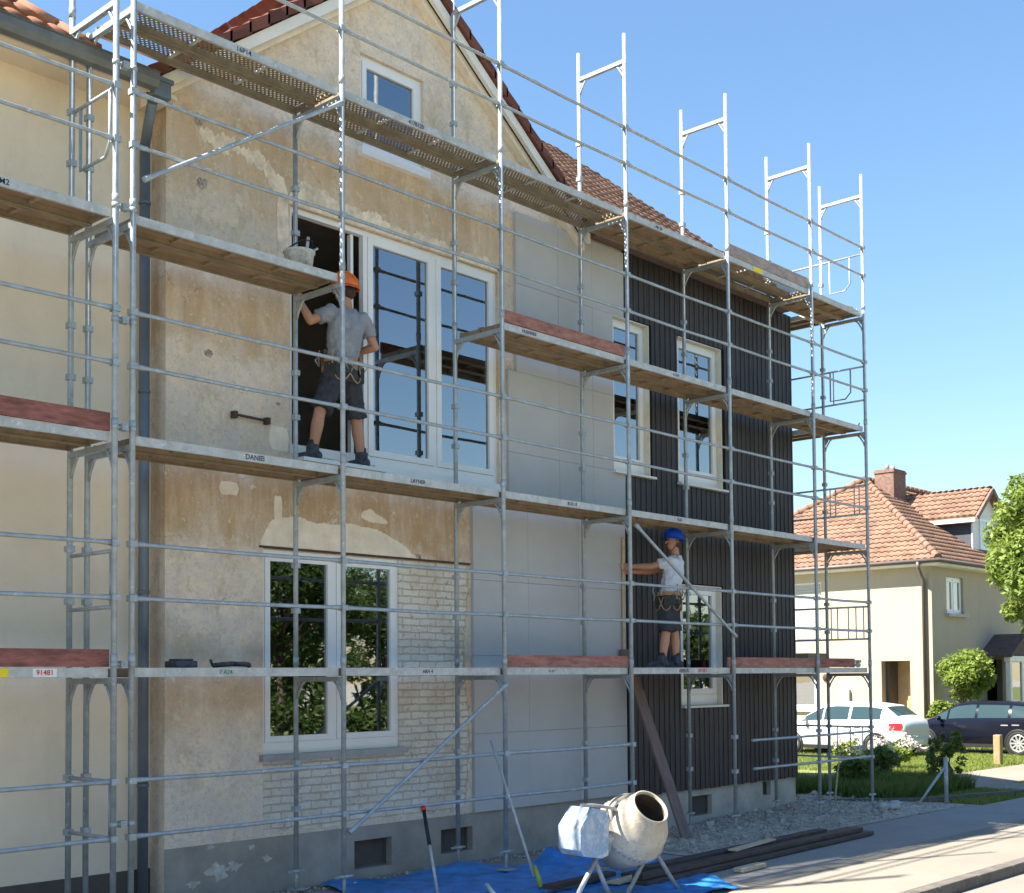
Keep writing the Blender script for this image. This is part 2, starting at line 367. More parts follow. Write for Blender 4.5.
def link(name, me, parent, off, remesh=None, bevel=None, fold=None):
    o = bpy.data.objects.new(name, me); COL.objects.link(o)
    if remesh or bevel:
        if remesh:
            md = o.modifiers.new('r', 'REMESH'); md.mode = 'VOXEL'; md.voxel_size = remesh; md.use_smooth_shade = True
            sm = o.modifiers.new('s', 'SMOOTH'); sm.iterations = 4; sm.factor = .5
            if fold:
                for sz, st in ((.10, fold), (.045, fold * .45)):
                    tx = bpy.data.textures.new('fold', 'CLOUDS'); tx.noise_scale = sz; tx.noise_depth = 1; dm = o.modifiers.new('d', 'DISPLACE'); dm.texture = tx; dm.strength = st; dm.mid_level = .5; dm.texture_coords = 'GLOBAL'
        if bevel:
            md = o.modifiers.new('b', 'BEVEL'); md.width = bevel; md.segments = 2; md.limit_method = 'ANGLE'
        dg = bpy.context.evaluated_depsgraph_get(); nm = bpy.data.meshes.new_from_object(o.evaluated_get(dg))
        o.modifiers.clear(); o.data = nm; nm.name = name
        if remesh: nm.polygons.foreach_set('use_smooth', [True] * len(nm.polygons))
    if parent: o.parent = parent; o['_o'] = list(parent['_o'])
    else: o.location = off; o['_o'] = list(off)
    return o
def thing(name, loc, label, cat, group=None):
    o = bpy.data.objects.new(name, None); COL.objects.link(o); o.location = loc; o['_o'] = list(loc); o.empty_display_size = .2
    return tag(o, label, cat, group)
def tag(o, label=None, cat=None, group=None, kind=None):
    if label: o['label'] = label
    if cat: o['category'] = cat
    if group: o['group'] = group
    if kind: o['kind'] = kind
    return o
def np_mesh(name, verts, faces_n, mat, parent=None, loc=(0, 0, 0)):   # verts (N*faces_n,3), one polygon per faces_n verts
    off = np.array(parent['_o'] if parent else loc); v = np.asarray(verts, float) - off; n = len(v)
    me = bpy.data.meshes.new(name); me.vertices.add(n); me.vertices.foreach_set('co', v.ravel())
    me.loops.add(n); me.loops.foreach_set('vertex_index', np.arange(n))
    k = n // faces_n; me.polygons.add(k); me.polygons.foreach_set('loop_start', np.arange(k) * faces_n)
    me.materials.append(M[mat]); me.update(calc_edges=True); me.validate()
    return link(name, me, parent, Vector(off))
def holes_panel(mb, x0, x1, z0, z1, y, depth, holes, mi=0, fn=None, rim=True, mi_rev=None):
    """front sheet at y with rectangular openings; reveals run back to y+depth"""
    mi_rev = mi if mi_rev is None else mi_rev
    F = fn or (lambda a, b, c: (a, b, c))
    xs = sorted({x0, x1, *[h[0] for h in holes], *[h[1] for h in holes]}); xs = [x for x in xs if x0 <= x <= x1]
    zs = sorted({z0, z1, *[h[2] for h in holes], *[h[3] for h in holes]}); zs = [z for z in zs if z0 <= z <= z1]
    inh = lambda x, z: any(h[0] < x < h[1] and h[2] < z < h[3] for h in holes)
    for i in range(len(xs) - 1):
        for j in range(len(zs) - 1):
            a, b, c, d = xs[i], xs[i + 1], zs[j], zs[j + 1]
            if inh((a + b) / 2, (c + d) / 2): continue
            mb.poly([F(a, y, c), F(b, y, c), F(b, y, d), F(a, y, d)], mi)
            for (px, pz, e) in (((a - 1e-4), (c + d) / 2, ((a, c), (a, d))), ((b + 1e-4), (c + d) / 2, ((b, d), (b, c))),
                                ((a + b) / 2, c - 1e-4, ((b, c), (a, c))), ((a + b) / 2, d + 1e-4, ((a, d), (b, d)))):
                out = px < x0 or px > x1 or pz < z0 or pz > z1
                if (out and rim) or (not out and inh(px, pz)):
                    (u, v), (w, t) = e
                    mb.poly([F(u, y, v), F(w, y, t), F(w, y + depth, t), F(u, y + depth, v)], mi if out else mi_rev)
def frame_ring(mb, x0, x1, z0, z1, w, y0, y1, fn=None, mi=0, wb=None):
    wb = wb or w
    mb.box(x0, x0 + w, y0, y1, z0, z1, mi, fn); mb.box(x1 - w, x1, y0, y1, z0, z1, mi, fn)
    mb.box(x0 + w, x1 - w, y0, y1, z0, z0 + wb, mi, fn); mb.box(x0 + w, x1 - w, y0, y1, z1 - w, z1, mi, fn)
def window(parent, x0, x1, z0, z1, y, cols, fn=None, fw=.065, sw=.075, sill=None, open_cols=(), label=None, mat='white', pane='glass', wb=None):
    m = MB(); frame_ring(m, x0, x1, z0, z1, fw, y, y + .08, fn, 0, wb)
    edges = [x0 + fw] + list(cols) + [x1 - fw]
    for c in cols: m.box(c - .03, c + .03, y + .002, y + .078, z0 + (wb or fw), z1 - fw, 0, fn)
    w = m.build('window', mat, parent)
    if label: w['label'] = label
    for i in range(len(edges) - 1):
        if i in open_cols: continue
        a = edges[i] + (.03 if i else 0) ; b = edges[i + 1] - (.03 if i < len(edges) - 2 else 0)
        s = MB(); frame_ring(s, a + .003, b - .003, z0 + (wb or fw) + .003, z1 - fw - .003, sw, y - .012, y + .06, fn); s.build('sash', mat, w)
        p = MB(); p.box(a + sw, b - sw, y + .02, y + .034, z0 + (wb or fw) + sw, z1 - fw - sw, 0, fn); p.build('pane', pane, w)
    if sill:
        s = MB(); d, t, over, sm = sill; s.box(x0 - over, x1 + over, y - d, y + .06, z0 - t, z0 - .003, 0, fn); s.build('sill', sm, w)
    return w
def tiles(mb, o, u, v, nu, nv, tw, tl, inside, h=.035, mi=0):
    o = Vector(o); u = Vector(u).normalized(); v = Vector(v).normalized(); n = u.cross(v).normalized()
    prof = [(0, .0), (.2, .75), (.42, 1.), (.66, .55), (.85, .05), (1, .0)]
    for j in range(nv):
        for i in range(nu):
            cx = (i + .5) * tw; cy = (j + .5) * tl
            if not inside(cx, cy): continue
            b = len(mb.v); lift = random.uniform(-.004, .006); dx = random.uniform(-.004, .004)
            for (yy, up) in ((cy - tl * .5, .045 + lift), (cy + tl * .56, .006)):
                for s_, hh in prof:
                    mb.v.append(tuple(o + u * (i * tw + s_ * tw * 1.02 + dx) + v * yy + n * (hh * h + up)))
            for k in range(5): mb.face((b + k, b + k + 1, b + k + 7, b + k + 6), mi, True)
            b2 = len(mb.v)
            for s_, hh in prof: mb.v.append(tuple(o + u * (i * tw + s_ * tw * 1.02 + dx) + v * (cy - tl * .5) + n * (hh * h + up - .035)))
            for k in range(5): mb.face((b2 + k, b2 + k + 1, b + k + 1, b + k), mi)
def lettering(parent, txt, mat, size, center, xdir=(1, 0, 0), zdir=(0, 0, 1), name='lettering'):
    cu = bpy.data.curves.new('t', 'FONT'); cu.body = txt; cu.size = size; cu.align_x = 'CENTER'; cu.align_y = 'CENTER'; cu.extrude = .0008; cu.offset = size * .012
    o = bpy.data.objects.new('t', cu); COL.objects.link(o)
    dg = bpy.context.evaluated_depsgraph_get(); me = bpy.data.meshes.new_from_object(o.evaluated_get(dg)); bpy.data.objects.remove(o)
    X = Vector(xdir).normalized(); Z = Vector(zdir).normalized(); Y = Z.cross(X)
    c = Vector(center) - Vector(parent['_o'])
    mt = Matrix(((X.x, Z.x, -Y.x, c.x), (X.y, Z.y, -Y.y, c.y), (X.z, Z.z, -Y.z, c.z), (0, 0, 0, 1)))
    me.transform(mt); me.materials.clear(); me.materials.append(M[mat]); me.name = name
    return link(name, me, parent, Vector(parent['_o']))

# ------------------------------------------------------------------ layout constants (metres)
YO, YI, YW = 10.04, 10.82, 11.07
XP = dict(B=5.944, C=8.340, D=10.736, E=13.132, F=15.528, G=17.924, H=19.657)
K = 'BCDEFGH'
LV = [0, 2.357, 4.417, 6.405, 8.357]
PR = .027

# ------------------------------------------------------------------ ground, street
g = MB(); g.box(-300, 400, -300, 400, -.6, -.14); tag(g.build('ground', 'gravel'), kind='structure')
g = MB(); g.box(-120, 200, -6.2, 5.88, -.3, -.12); tag(g.build('road', 'asphalt'), kind='structure')
g = MB(); g.box(-120, 200, 6.055, 7.50, -.35, 0); tag(g.build('sidewalk', 'pavement'), kind='structure')
g = MB(); g.box(-120, 200, -9.2, -6.35, -.35, 0); tag(g.build('far_sidewalk', 'pavement'), kind='structure')
g = MB(); g.box(-120, 200, -60, -9.25, -.35, -.02); tag(g.build('far_lawn', 'turf'), kind='structure')
for nm, y0, y1 in (('kerb', 5.885, 6.05), ('far_kerb', -6.345, -6.205)):
    g = MB(); x = -40
    while x < 80:
        g.box(x, x + .99, y0, y1, -.3, .006 + random.uniform(-.003, .003)); x += 1.0
    tag(g.build(nm, 'kerb', bevel=.012), kind='structure')
g = MB(); g.box(-20, 21.5, 8.955, 24, -.35, -.004); g.box(-120, 200, 7.62, 8.95, -.35, -.003); tag(g.build('yard', 'yard'), kind='structure')
g = MB(); x = -30
while x < 90: g.box(x, x + .985, 7.505, 7.615, -.3, .004 + random.uniform(-.002, .002)); x += 1.0
tag(g.build('edging_stone', 'pavement', bevel=.008), kind='structure')
g = MB(); g.box(24.6, 31.5, 10.25, 12.1, -.3, .012); g.box(24.6, 26.2, 8.955, 10.25, -.3, .008); g.box(24.56, 27.0, 12.11, 14.45, -.3, .008); g.box(22.6, 24.55, 12.4, 14.45, -.3, .012); tag(g.build('path', 'pavement'), kind='structure')
g = MB(); g.box(34.95, 37.0, 8.955, 60, -.3, -.02); tag(g.build('side_street', 'asphalt'), kind='structure')
g = MB(); g.box(21.55, 24.55, 8.96, 30, -.3, -.03); g.box(27.05, 34.9, 12.15, 30, -.3, -.025); g.box(24.6, 27.0, 14.5, 30, -.3, -.025); g.box(31.55, 34.9, 8.96, 12.1, -.3, -.025); g.box(26.25, 31.5, 8.96, 10.2, -.3, -.03); g.box(37.05, 70, 8.96, 40, -.3, -.03)
tag(g.build('lawn_soil', 'turf'), kind='structure')

# ------------------------------------------------------------------ house under renovation
house = thing('town_house', (12.9, 11.07, 0), 'gabled house under renovation with bare stained plaster, grey boards and black timber cladding', 'house')
XL, XR = 6.92, 18.95
BIG = (8.46, 11.77, 4.70, 7.43); LOW = (8.10, 10.05, 1.45, 3.63); UR1 = (14.08, 14.93, 5.14, 7.36); UR2 = (15.66, 16.82, 5.14, 7.36); LR = (15.68, 16.74, 1.80, 3.62)
CELL = [(9.35, 9.91, .10, .42), (10.70, 11.24, .13, .42), (15.93, 16.49, .13, .43), (17.95, 18.2, .30, .52)]
PLZ = .58
wins = [BIG, LOW, UR1, UR2, LR]
w = MB()
BR = (8.10, 11.22, PLZ, 3.66)     # field where the plaster is off and the bricks show
holes_panel(w, XL, XR, PLZ, 8.36, YW, .16, wins + [BR], rim=False)
def gz(x, a=10.72): return a - .755 * abs(x - 10.13)
for P in ([(7.0, 8.36), (9.47, 8.36), (9.47, gz(9.47))], [(9.47, 9.49), (10.47, 9.49), (10.47, gz(10.47)), (10.13, 10.72), (9.47, gz(9.47))], [(10.47, 8.36), (13.25, 8.36), (10.47, gz(10.47))]):
    w.poly([(x, YW, z) for x, z in P])
for e in (((9.47, 8.36), (9.47, 9.49)), ((9.47, 9.49), (10.47, 9.49)), ((10.47, 9.49), (10.47, 8.36)), ((10.47, 8.36), (9.47, 8.36))):
    (a, b), (c, d) = e; w.poly([(a, YW, b), (c, YW, d), (c, YW + .16, d), (a, YW + .16, b)])
# left flank, right flank, rear
w.poly([(XL, YW, 0), (XL, YW, 8.36), (XL, 19, 8.36), (XL, 19, 0)]); w.poly([(XR, YW, 0), (XR, 21.6, 0), (XR, 21.6, 8.36), (XR, YW, 8.36)])
w.poly([(XR - .35, YW, 8.36), (XR - .35, 21.6, 8.36), (XR - .35, 16.25, 12.6)])
w.poly([(XL, 21.6, 0), (XR, 21.6, 0), (XR, 21.6, 8.36), (XL, 21.6, 8.36)])
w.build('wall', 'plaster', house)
b = MB(); holes_panel(b, BR[0], BR[1], BR[2], BR[3], YW + .018, .14, [LOW], rim=False)
bw = b.build('brickwork', 'brick', house); bw['label'] = 'bare whitewashed brick field round the ground floor window'
# ragged rim of old plaster hanging over the bricks
b = MB()
def ragged(mb, pts, y0, y1):
    n = len(pts); f = [(x, y0, z) for x, z in pts]; k = [(x, y1, z) for x, z in pts]
    mb.poly(f)
    for i in range(n): j = (i + 1) % n; mb.poly([f[j], f[i], k[i], k[j]])
z = .6; right = [(11.23, .585)]
while z < 3.6:
    right.append((11.23 - .075 - .05 * math.sin(z * 3.1) + random.uniform(-.02, .02), z)); z += random.uniform(.015, .05)
right.append((11.23, 3.62)); ragged(b, right[::-1], YW - .003, YW + .03)
x = 8.1; low = [(8.1, PLZ)]
while x < 11.2:
    low.append((x, PLZ + random.uniform(.02, .09))); x += random.uniform(.08, .2)
low.append((11.2, PLZ)); ragged(b, low[::-1], YW - .0045, YW + .03)
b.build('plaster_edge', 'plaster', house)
def fract(x, ph): return .5 * math.sin(x * 7 + ph) + .3 * math.sin(x * 17 + 2.1 * ph) + .2 * math.sin(x * 41 + 3.7 * ph) + .18 * math.sin(x * 97 + ph * 5) + random.uniform(-.12, .12)
def base_patch(top, bot, amp, y=YW - .006, ampb=0., mat='patch'):
    """ragged plate of base coat between two (x,z) polylines, 2 cm thick"""
    mb = MB(); x0, x1 = top[0][0], top[-1][0]; n = max(14, int((x1 - x0) / .014)); T = []
    ph = random.uniform(0, 6)
    for i in range(n + 1):
        x = x0 + (x1 - x0) * i / n; e = min(1, min(i, n - i) / (n * .06 + 1))
        zt = float(np.interp(x, *zip(*top))) + amp * fract(x, ph); zb_ = float(np.interp(x, *zip(*bot))) + ampb * fract(x * 1.1, ph + 2)
        mid = (zt + zb_) / 2 if ampb else zb_; zt = mid + (zt - mid) * e ** .5; zb_ = mid + (zb_ - mid) * e ** .5; T.append((x, max(zt, zb_ + .002), zb_))
    for (xa, ta, ba), (xb, tb, b2) in zip(T, T[1:]):
        mb.poly([(xa, y, ba), (xb, y, b2), (xb, y, tb), (xa, y, ta)]); mb.poly([(xa, y, ta), (xb, y, tb), (xb, y + .02, tb), (xa, y + .02, ta)]); mb.poly([(xb, y, b2), (xa, y, ba), (xa, y + .02, ba), (xb, y + .02, b2)])
    mb.build('base_coat_patch', mat, house)
base_patch([(8.06, 3.86), (8.3, 4.0), (8.6, 4.0), (8.8, 3.95), (9.3, 4.0), (9.8, 3.93), (10.1, 3.82), (10.33, 3.69)], [(8, 3.666), (10.4, 3.666)], .018)
base_patch([(8.42, 7.72), (8.8, 7.70), (9.2, 7.66), (9.9, 7.60), (10.7, 7.58), (11.3, 7.55), (11.85, 7.52)], [(8, 7.44), (12, 7.44)], .06, mat='patch_dull')
base_patch([(7.3, 7.9), (7.6, 7.98), (8.0, 7.85), (8.43, 7.66)], [(7.3, 7.8), (7.7, 7.78), (8.1, 7.65), (8.43, 7.42)], .09, YW - .0055, .09, 'patch_dull')
base_patch([(8.28, 7.6), (8.44, 7.6)], [(8.28, 6.9), (8.44, 6.8)], .06, YW - .0065, .06, 'patch_dull')
base_patch([(9.45, 4.13), (9.6, 4.18), (9.86, 4.08)], [(9.45, 4.07), (9.86, 4.02)], .02, YW - .0065, .015)
base_patch([(7.55, 4.30), (7.79, 4.30)], [(7.55, 4.16), (7.79, 4.16)], .008, YW - .0065, .008)
base_patch([(8.24, 4.22), (8.35, 4.22)], [(8.24, 3.95), (8.35, 3.93)], .02, YW - .0065, .03)
base_patch([(8.18, 4.97), (8.44, 4.95)], [(8.18, 4.72), (8.44, 4.70)], .02, YW - .0065, .02)
# plinth
p = MB(); holes_panel(p, XL + .004, 14.30, -.05, PLZ, YW + .004, .14, CELL[:2]); p.build('plinth', 'plinth', house)
p = MB(); holes_panel(p, 14.305, XR, -.05, PLZ - .004, YW + .02, .14, CELL[2:]); pp = p.build('plinth', 'plinth_light', house); pp['label'] = 'lighter concrete plinth under the black cladding'
for (cx, cz, s_) in ((7.55, .30, .16), (7.75, .32, .10), (8.15, .36, .07), (7.25, .2, .08), (7.45, .55, .05), (7.95, .50, .05)):
    pts = []
    for k in range(18):
        a = -2 * math.pi * k / 18; rr = s_ * random.uniform(.4, 1.05); pts.append((cx + 1.1 * rr * math.cos(a), cz + .7 * rr * math.sin(a)))
    sp = MB(); b0 = 0; sp.v += [(cx, YW - .001, cz)] + [(x, YW + .001, z) for x, z in pts]
    for k in range(18): sp.face((b0, b0 + 1 + (k + 1) % 18, b0 + 1 + k))
    sp.build('plaster_splash', 'splash', house)
for c in CELL:
    m = MB(); frame_ring(m, c[0], c[1], c[2], c[3], .03, YW + .10, YW + .13); m.box(c[0] + .03, c[1] - .03, YW + .118, YW + .128, c[2] + .03, c[3] - .03)
    cw = m.build('cellar_window', 'plinth_dark', house)
# grey insulation boards with joints
YE = YW - .045
p = MB()
def board(x0, x1, z0, z1, holes=()): holes_panel(p, x0 + .002, x1 - .002, z0 + .002, z1 - .002, YE + random.uniform(-.002, .002), .05, list(holes))
for (x0, x1) in ((11.235, 12.25), (12.25, 13.27), (13.27, 14.31)):
    for (z0, z1) in ((.585, 1.55), (1.55, 2.52), (2.52, 3.46), (3.46, 4.43)): board(x0, x1, z0, z1)
for (x0, x1) in ((11.90, 12.90), (12.90, 13.62), (13.62, 14.34)):
    for (z0, z1) in ((4.43, 5.14), (5.14, 6.2), (6.2, 7.36), (7.36, 8.30)):
        a = max(x0, 12.06) if z0 > 6.1 else x0
        bb = min(x1, 14.075) if 5.0 < z0 < 7.3 else x1
        board(a, bb, z0, z1)
p.build('insulation_board', 'eps', house)
# black vertical cladding: boards and cover battens
p = MB(); YC = YW - .05
holes = [UR1, UR2, LR]; holes_panel(p, 14.345, XR, PLZ - .03, 8.33, YW - .008, .005, [h for h in holes], 1); x = 14.36
while x < XR - .03:
    segs = [(PLZ - .04, 8.33)]
    for h in holes:
        if x + .07 > h[0] - .02 and x < h[1] + .02:
            segs = [q for (a, b_) in segs for q in ((a, min(b_, h[2] - .02)), (max(a, h[3] + .02), b_)) if q[1] - q[0] > .05]
    for (a, b_) in segs:
        dz = random.uniform(-.01, .01)
        p.box(x, x + .098, YW - .034, YW - .010, a + (dz if a < 1 else 0), b_)
        p.box(x + .088, x + .122, YW - .043, YW - .030, a + (dz if a < 1 else 0), b_ - .002)
    x += .128
# return of the cladding round the right corner
y = YW - .03
while y < 14: p.box(XR + .002, XR + .03, y, y + .10, PLZ - .04, 8.33); y += .11
p.box(14.335, 14.357, YC - .01, YW - .002, PLZ - .04, 5.0); p.box(14.345, 14.36, YC - .01, YW - .002, 7.4, 8.33)
p.build('cladding', ['clad', 'clad_gap'], house)
# windows
ww = window(house, *BIG, YW + .05, [9.58, 10.68], fw=.06, sw=.075, open_cols=(0,), wb=.11, label='wide three-part upper window with its left sash out')
s = MB(); s.box(8.44, 9.62, 10.80, YW + .06, 4.585, 4.625); s.build('sill', 'white', ww)
s = MB(); s.box(9.63, 11.80, YW - .05, YW + .06, 4.60, 4.695); s.build('sill', 'white', ww)
s = MB(); s.box(9.40, 9.44, YW + .10, YW + .16, 4.78, 7.36); s.build('sash', 'white', ww)
window(house, *LOW, YW + .045, [9.10], fw=.05, sw=.065, sill=(.12, .07, .05, 'lead'), wb=.12, label='ground floor window with two sashes in the brick field')
w1 = window(house, *UR1, YW + .055, [], fw=.05, sw=.075, sill=(.175, .035, .06, 'white_trim'), wb=.16, label='narrow upper window at the edge of the black cladding')
w2 = window(house, *UR2, YW + .055, [], fw=.05, sw=.085, sill=(.175, .035, .06, 'white_trim'), wb=.16, label='upper window in the black cladding')
w3 = window(house, *LR, YW + .055, [], fw=.05, sw=.085, sill=(.175, .035, .06, 'white_trim'), wb=.16, label='ground floor window in the black cladding')
for wq, h in ((w1, UR1), (w2, UR2), (w3, LR)):
    s = MB(); s.box(h[1] - .016, h[1] - .001, YW - .045, YW + .054, h[2], h[3] - .002); s.box(h[0] + .002, h[1] - .017, YW - .045, YW + .054, h[3] - .016, h[3] - .002); s.build('frame_liner', 'cream_trim', wq)
window(house, 9.47, 10.47, 8.365, 9.488, YW + .05, [], fw=.06, sw=.065, sill=(.13, .10, .04, 'white'), label='small attic window in the gable')
# steel lintel strip and old iron bar
s = MB(); s.box(8.05, 11.22, YW - .012, YW + .02, 3.640, 3.662); s.build('lintel_rail', 'rust', house)
s = MB(); s.tube([(7.72, YW - .05, 5.00), (8.12, YW - .05, 4.99)], .014, 8); s.box(7.69, 7.735, YW - .07, YW + .01, 4.965, 5.035); s.box(8.105, 8.15, YW - .07, YW + .01, 4.955, 5.025); s.build('iron_bar', 'rust', house)
for (x, z, r) in ((7.35, 7.35, .07), (7.3, 8.0, .08), (7.42, 5.6, .05), (10.35, 3.68, .05), (8.95, 5.9, .04), (8.3, 5.2, .03)):
    pts = []
    for k in range(11):
        a = -2 * math.pi * k / 11; rr = r * random.uniform(.6, 1.1); pts.append((x + rr * math.cos(a), YW - .003, z + rr * math.sin(a)))
    s = MB(); s.poly(pts); s.build('plaster_hole', 'hole', house)
# interior of the upper room
i_ = MB(); i_.box(8.0, 12.2, 14.4, 14.5, 4.45, 7.9); i_.box(7.9, 8.0, 11.25, 14.5, 4.45, 7.9); i_.box(12.2, 12.3, 11.25, 14.5, 4.45, 7.9); i_.box(7.9, 12.3, 11.25, 14.5, 7.9, 8.0)
i_.box(7.9, 12.3, 11.25, 14.5, 4.35, 4.45); i_.build('interior_wall', 'dark', house)
i_ = MB(); i_.box(7.5, 18.6, 13.0, 13.05, .3, 4.2); i_.box(13.5, 18.6, 13.0, 13.05, 4.5, 8.2); i_.box(7.5, 18.6, 11.3, 13.0, .25, .3); i_.build('interior_wall', 'dim', house)
# roofs
rf = MB(); tp = math.tan(R(38)); ev = Vector((0, math.cos(R(38)), math.sin(R(38))))
zr = 8.40 + 5.5 * tp
rf.poly([(13.33, 10.75, 8.40), (18.72, 10.75, 8.40), (18.72, 16.25, zr), (13.5, 16.25, zr), (10.13, 13.85, 8.40 + 3.1 * tp)])
rf.poly([(10.13, 13.85, 8.40 + 3.1 * tp), (13.5, 16.25, zr), (10.13, 18.65, 8.40 + 3.1 * tp)])
rf.poly([(18.72, 16.25, zr), (18.72, 21.8, 8.40), (10.13, 21.8, 8.40), (10.13, 18.65, 8.40 + 3.1 * tp), (13.5, 16.25, zr)])
L = 5.5 / math.cos(R(38))
def in_main(cx, cy):
    x = 13.2 + cx - 3.2; y = 10.75 + cy * math.cos(R(38)); return x <= 18.75 and y <= 16.3 and (x > 13.33 - (y - 10.75) * 1.033) and x > 10.13 + (y - 13.85) * 1.404
tiles(rf, (10.0, 10.70, 8.40), (1, 0, 0), ev, 44, 22, .21, .32, in_main)
main_roof = rf.build('roof', 'tile', house); s = MB(); s.box(13.33, 18.72, 10.76, 11.05, 8.335, 8.375); s.build('soffit', 'plank_brown', main_roof)
main_roof['label'] = 'terracotta tiled main roof sloping to the street'
s = MB(); s.tube([(13.4, 10.66, 8.40), (18.72, 10.66, 8.40)], .055, 10); s.build('gutter', 'gutter', main_roof)
# gable roof: two slopes with a white barge board and dark red verge tiles
gr = MB(); c37 = Vector((1, 0, .755)).normalized(); apex = 10.84
for sgn in (-1, 1):
    hw_ = 3.52 if sgn < 0 else 3.26
    xe = 10.13 + sgn * hw_; ze = apex - .755 * hw_; y1 = 19.0 if sgn < 0 else 16.2
    A = (10.13, 10.86, apex); Bq = (xe, 10.86, ze)
    gr.hexa([(xe, 10.90, ze - .06), (10.13, 10.90, apex - .06), (10.13, y1, apex - .06), (xe, y1, ze - .06), (xe, 10.90, ze), (10.13, 10.90, apex), (10.13, y1, apex), (xe, y1, ze)])
    u = Vector((0, 1, 0)) if sgn > 0 else Vector((0, -1, 0)); v = Vector((-sgn, 0, .755))
    o = (xe, 10.84, ze + .003) if sgn > 0 else (xe, 10.84 + 5.04, ze + .003)
    tiles(gr, o, u, v, 24, 14, .21, .32, lambda a, c: True)
g_roof = gr.build('roof', 'tile_red', house); g_roof['label'] = 'dark red tiled roof over the gable'
vb = MB()
for sgn in (-1, 1):
    n = 15; Lv = 3.55 if sgn < 0 else 3.3
    for k in range(n):       # verge tiles lapping down the edge
        t0 = k / n * Lv; t1 = (k + 1.12) / n * Lv
        x0 = 10.13 + sgn * t0; x1 = 10.13 + sgn * t1; z0 = apex - .755 * t0 + .05; z1 = apex - .755 * t1 + .075
        vb.hexa([(x0, 10.80, z0 - .13), (x1, 10.80, z1 - .13), (x1, 11.0, z1 - .13), (x0, 11.0, z0 - .13), (x0, 10.80, z0), (x1, 10.80, z1), (x1, 11.0, z1), (x0, 11.0, z0)] if sgn > 0 else
                [(x1, 10.80, z1 - .13), (x0, 10.80, z0 - .13), (x0, 11.0, z0 - .13), (x1, 11.0, z1 - .13), (x1, 10.80, z1), (x0, 10.80, z0), (x0, 11.0, z0), (x1, 11.0, z1)])
vb.build('verge_tile', 'tile_red', g_roof)
bb = MB()
for sgn in (-1, 1):
    for (y0, y1, dz0, dz1, mi) in ((10.845, 10.90, -.09, -.23, 0), (10.95, YW - .002, -.19, -.30, 1)):
        a0 = (10.13, apex + dz0); Lb = 3.5 if sgn < 0 else 3.25; a1 = (10.13 + sgn * Lb, apex - .755 * Lb + dz0); b1 = (a1[0], a1[1] + dz1 - dz0); b0 = (10.13, apex + dz1)
        q = [a0, a1, b1, b0] if sgn < 0 else [b0, b1, a1, a0]
        f = [(x, y0, z) for x, z in q]; k = [(x, y1, z) for x, z in q]
        bb.hexa(f + k, mi)
bb.build('barge_board', ['white_trim', 'patch'], g_roof)
# downpipe with hopper on the joint between the two houses
dp = MB(); dp.tube([(6.76, 11.20, .02), (6.76, 11.20, 7.6)], .052, 12); dp.tube([(6.76, 11.20, 7.6), (6.74, 11.1, 7.8), (6.66, 10.90, 7.92)], .05, 12)
for z in (1.2, 3.1, 5.1, 7.0): dp.tube([(6.76, 11.20, z), (6.76, 11.20, z + .03)], .06, 12)
dpo = dp.build('downpipe', 'downpipe', house)
dp = MB(); dp.box(6.60, 6.78, 10.76, 10.92, 7.93, 8.10); dp.box(6.58, 6.80, 10.74, 10.94, 8.08, 8.12); dp.build('hopper', 'downpipe', dpo)

# ------------------------------------------------------------------ house next door on the left
lh = thing('town_house', (3, 11.33, 0), 'cream stucco house at the left edge with grey gutter and orange tiles', 'house')
YL = 11.33
m = MB(); m.poly([(-12, YL, .38), (6.915, YL, .38), (6.915, YL, 8.02), (-12, YL, 8.02)]); m.poly([(-12, YL, 8.02), (-12, YL, 0), (-12, 20, 0), (-12, 20, 8.02)]);  m.build('wall', 'stucco', lh)
m = MB(); m.poly([(-12, YL + .02, 8.0), (6.90, YL + .02, 8.0), (6.90, 20, 8.0), (-12, 20, 8.0)]); m.poly([(6.90, YL + .02, 0), (6.90, 20, 0), (6.90, 20, 8.0), (6.90, YL + .02, 8.0)]); m.build('sun_block_slab', 'dim', lh)  # unseen slab and flank sheet added to stop sun leaking between the houses
m = MB(); m.box(-12, 6.912, YL - .012, YL + .1, -.05, .379); m.build('plinth', 'plinth_dark', lh)
m = MB(); m.box(-12, 6.905, 10.86, YL + .05, 8.0, 8.04); m.box(-12, 6.60, 10.84, 10.86, 7.98, 8.12); m.build('soffit', 'stucco', lh)  # soffit lengthened past the gutter end to keep sun off the flank
m = MB()
pr = [(10.70 + .0, 8.13), (10.70, 8.05), (10.73, 7.99), (10.78, 7.97), (10.83, 7.99), (10.84, 8.05), (10.84, 8.13)]
for (a, b_), (c, d) in zip(pr, pr[1:]): m.poly([(-12, a, b_), (6.62, a, b_), (6.62, c, d), (-12, c, d)])
m.poly([(6.62, a, b_) for a, b_ in pr]); m.tube([(-12, 10.70, 8.13), (6.62, 10.70, 8.13)], .012, 6); m.build('gutter', 'gutter', lh)
m = MB(); c40 = Vector((0, math.cos(R(40)), math.sin(R(40)))); t40 = math.tan(R(40))
m.poly([(-12, 10.80, 8.10), (6.0, 10.80, 8.10), (1.8, 15.0, 8.10 + 4.2 * t40), (-12, 15.0, 8.10 + 4.2 * t40)])
m.poly([(6.0, 10.80, 8.10), (6.0, 19.2, 8.10), (1.8, 15.0, 8.10 + 4.2 * t40)])
m.poly([(6.0, 19.2, 8.10), (-12, 19.2, 8.10), (-12, 15, 8.10 + 4.2 * t40), (1.8, 15.0, 8.10 + 4.2 * t40)])
tiles(m, (1.8, 10.74, 8.10), (1, 0, 0), c40, 20, 16, .21, .32, lambda a, c: 1.8 + a < 6.03 - c * math.cos(R(40)))
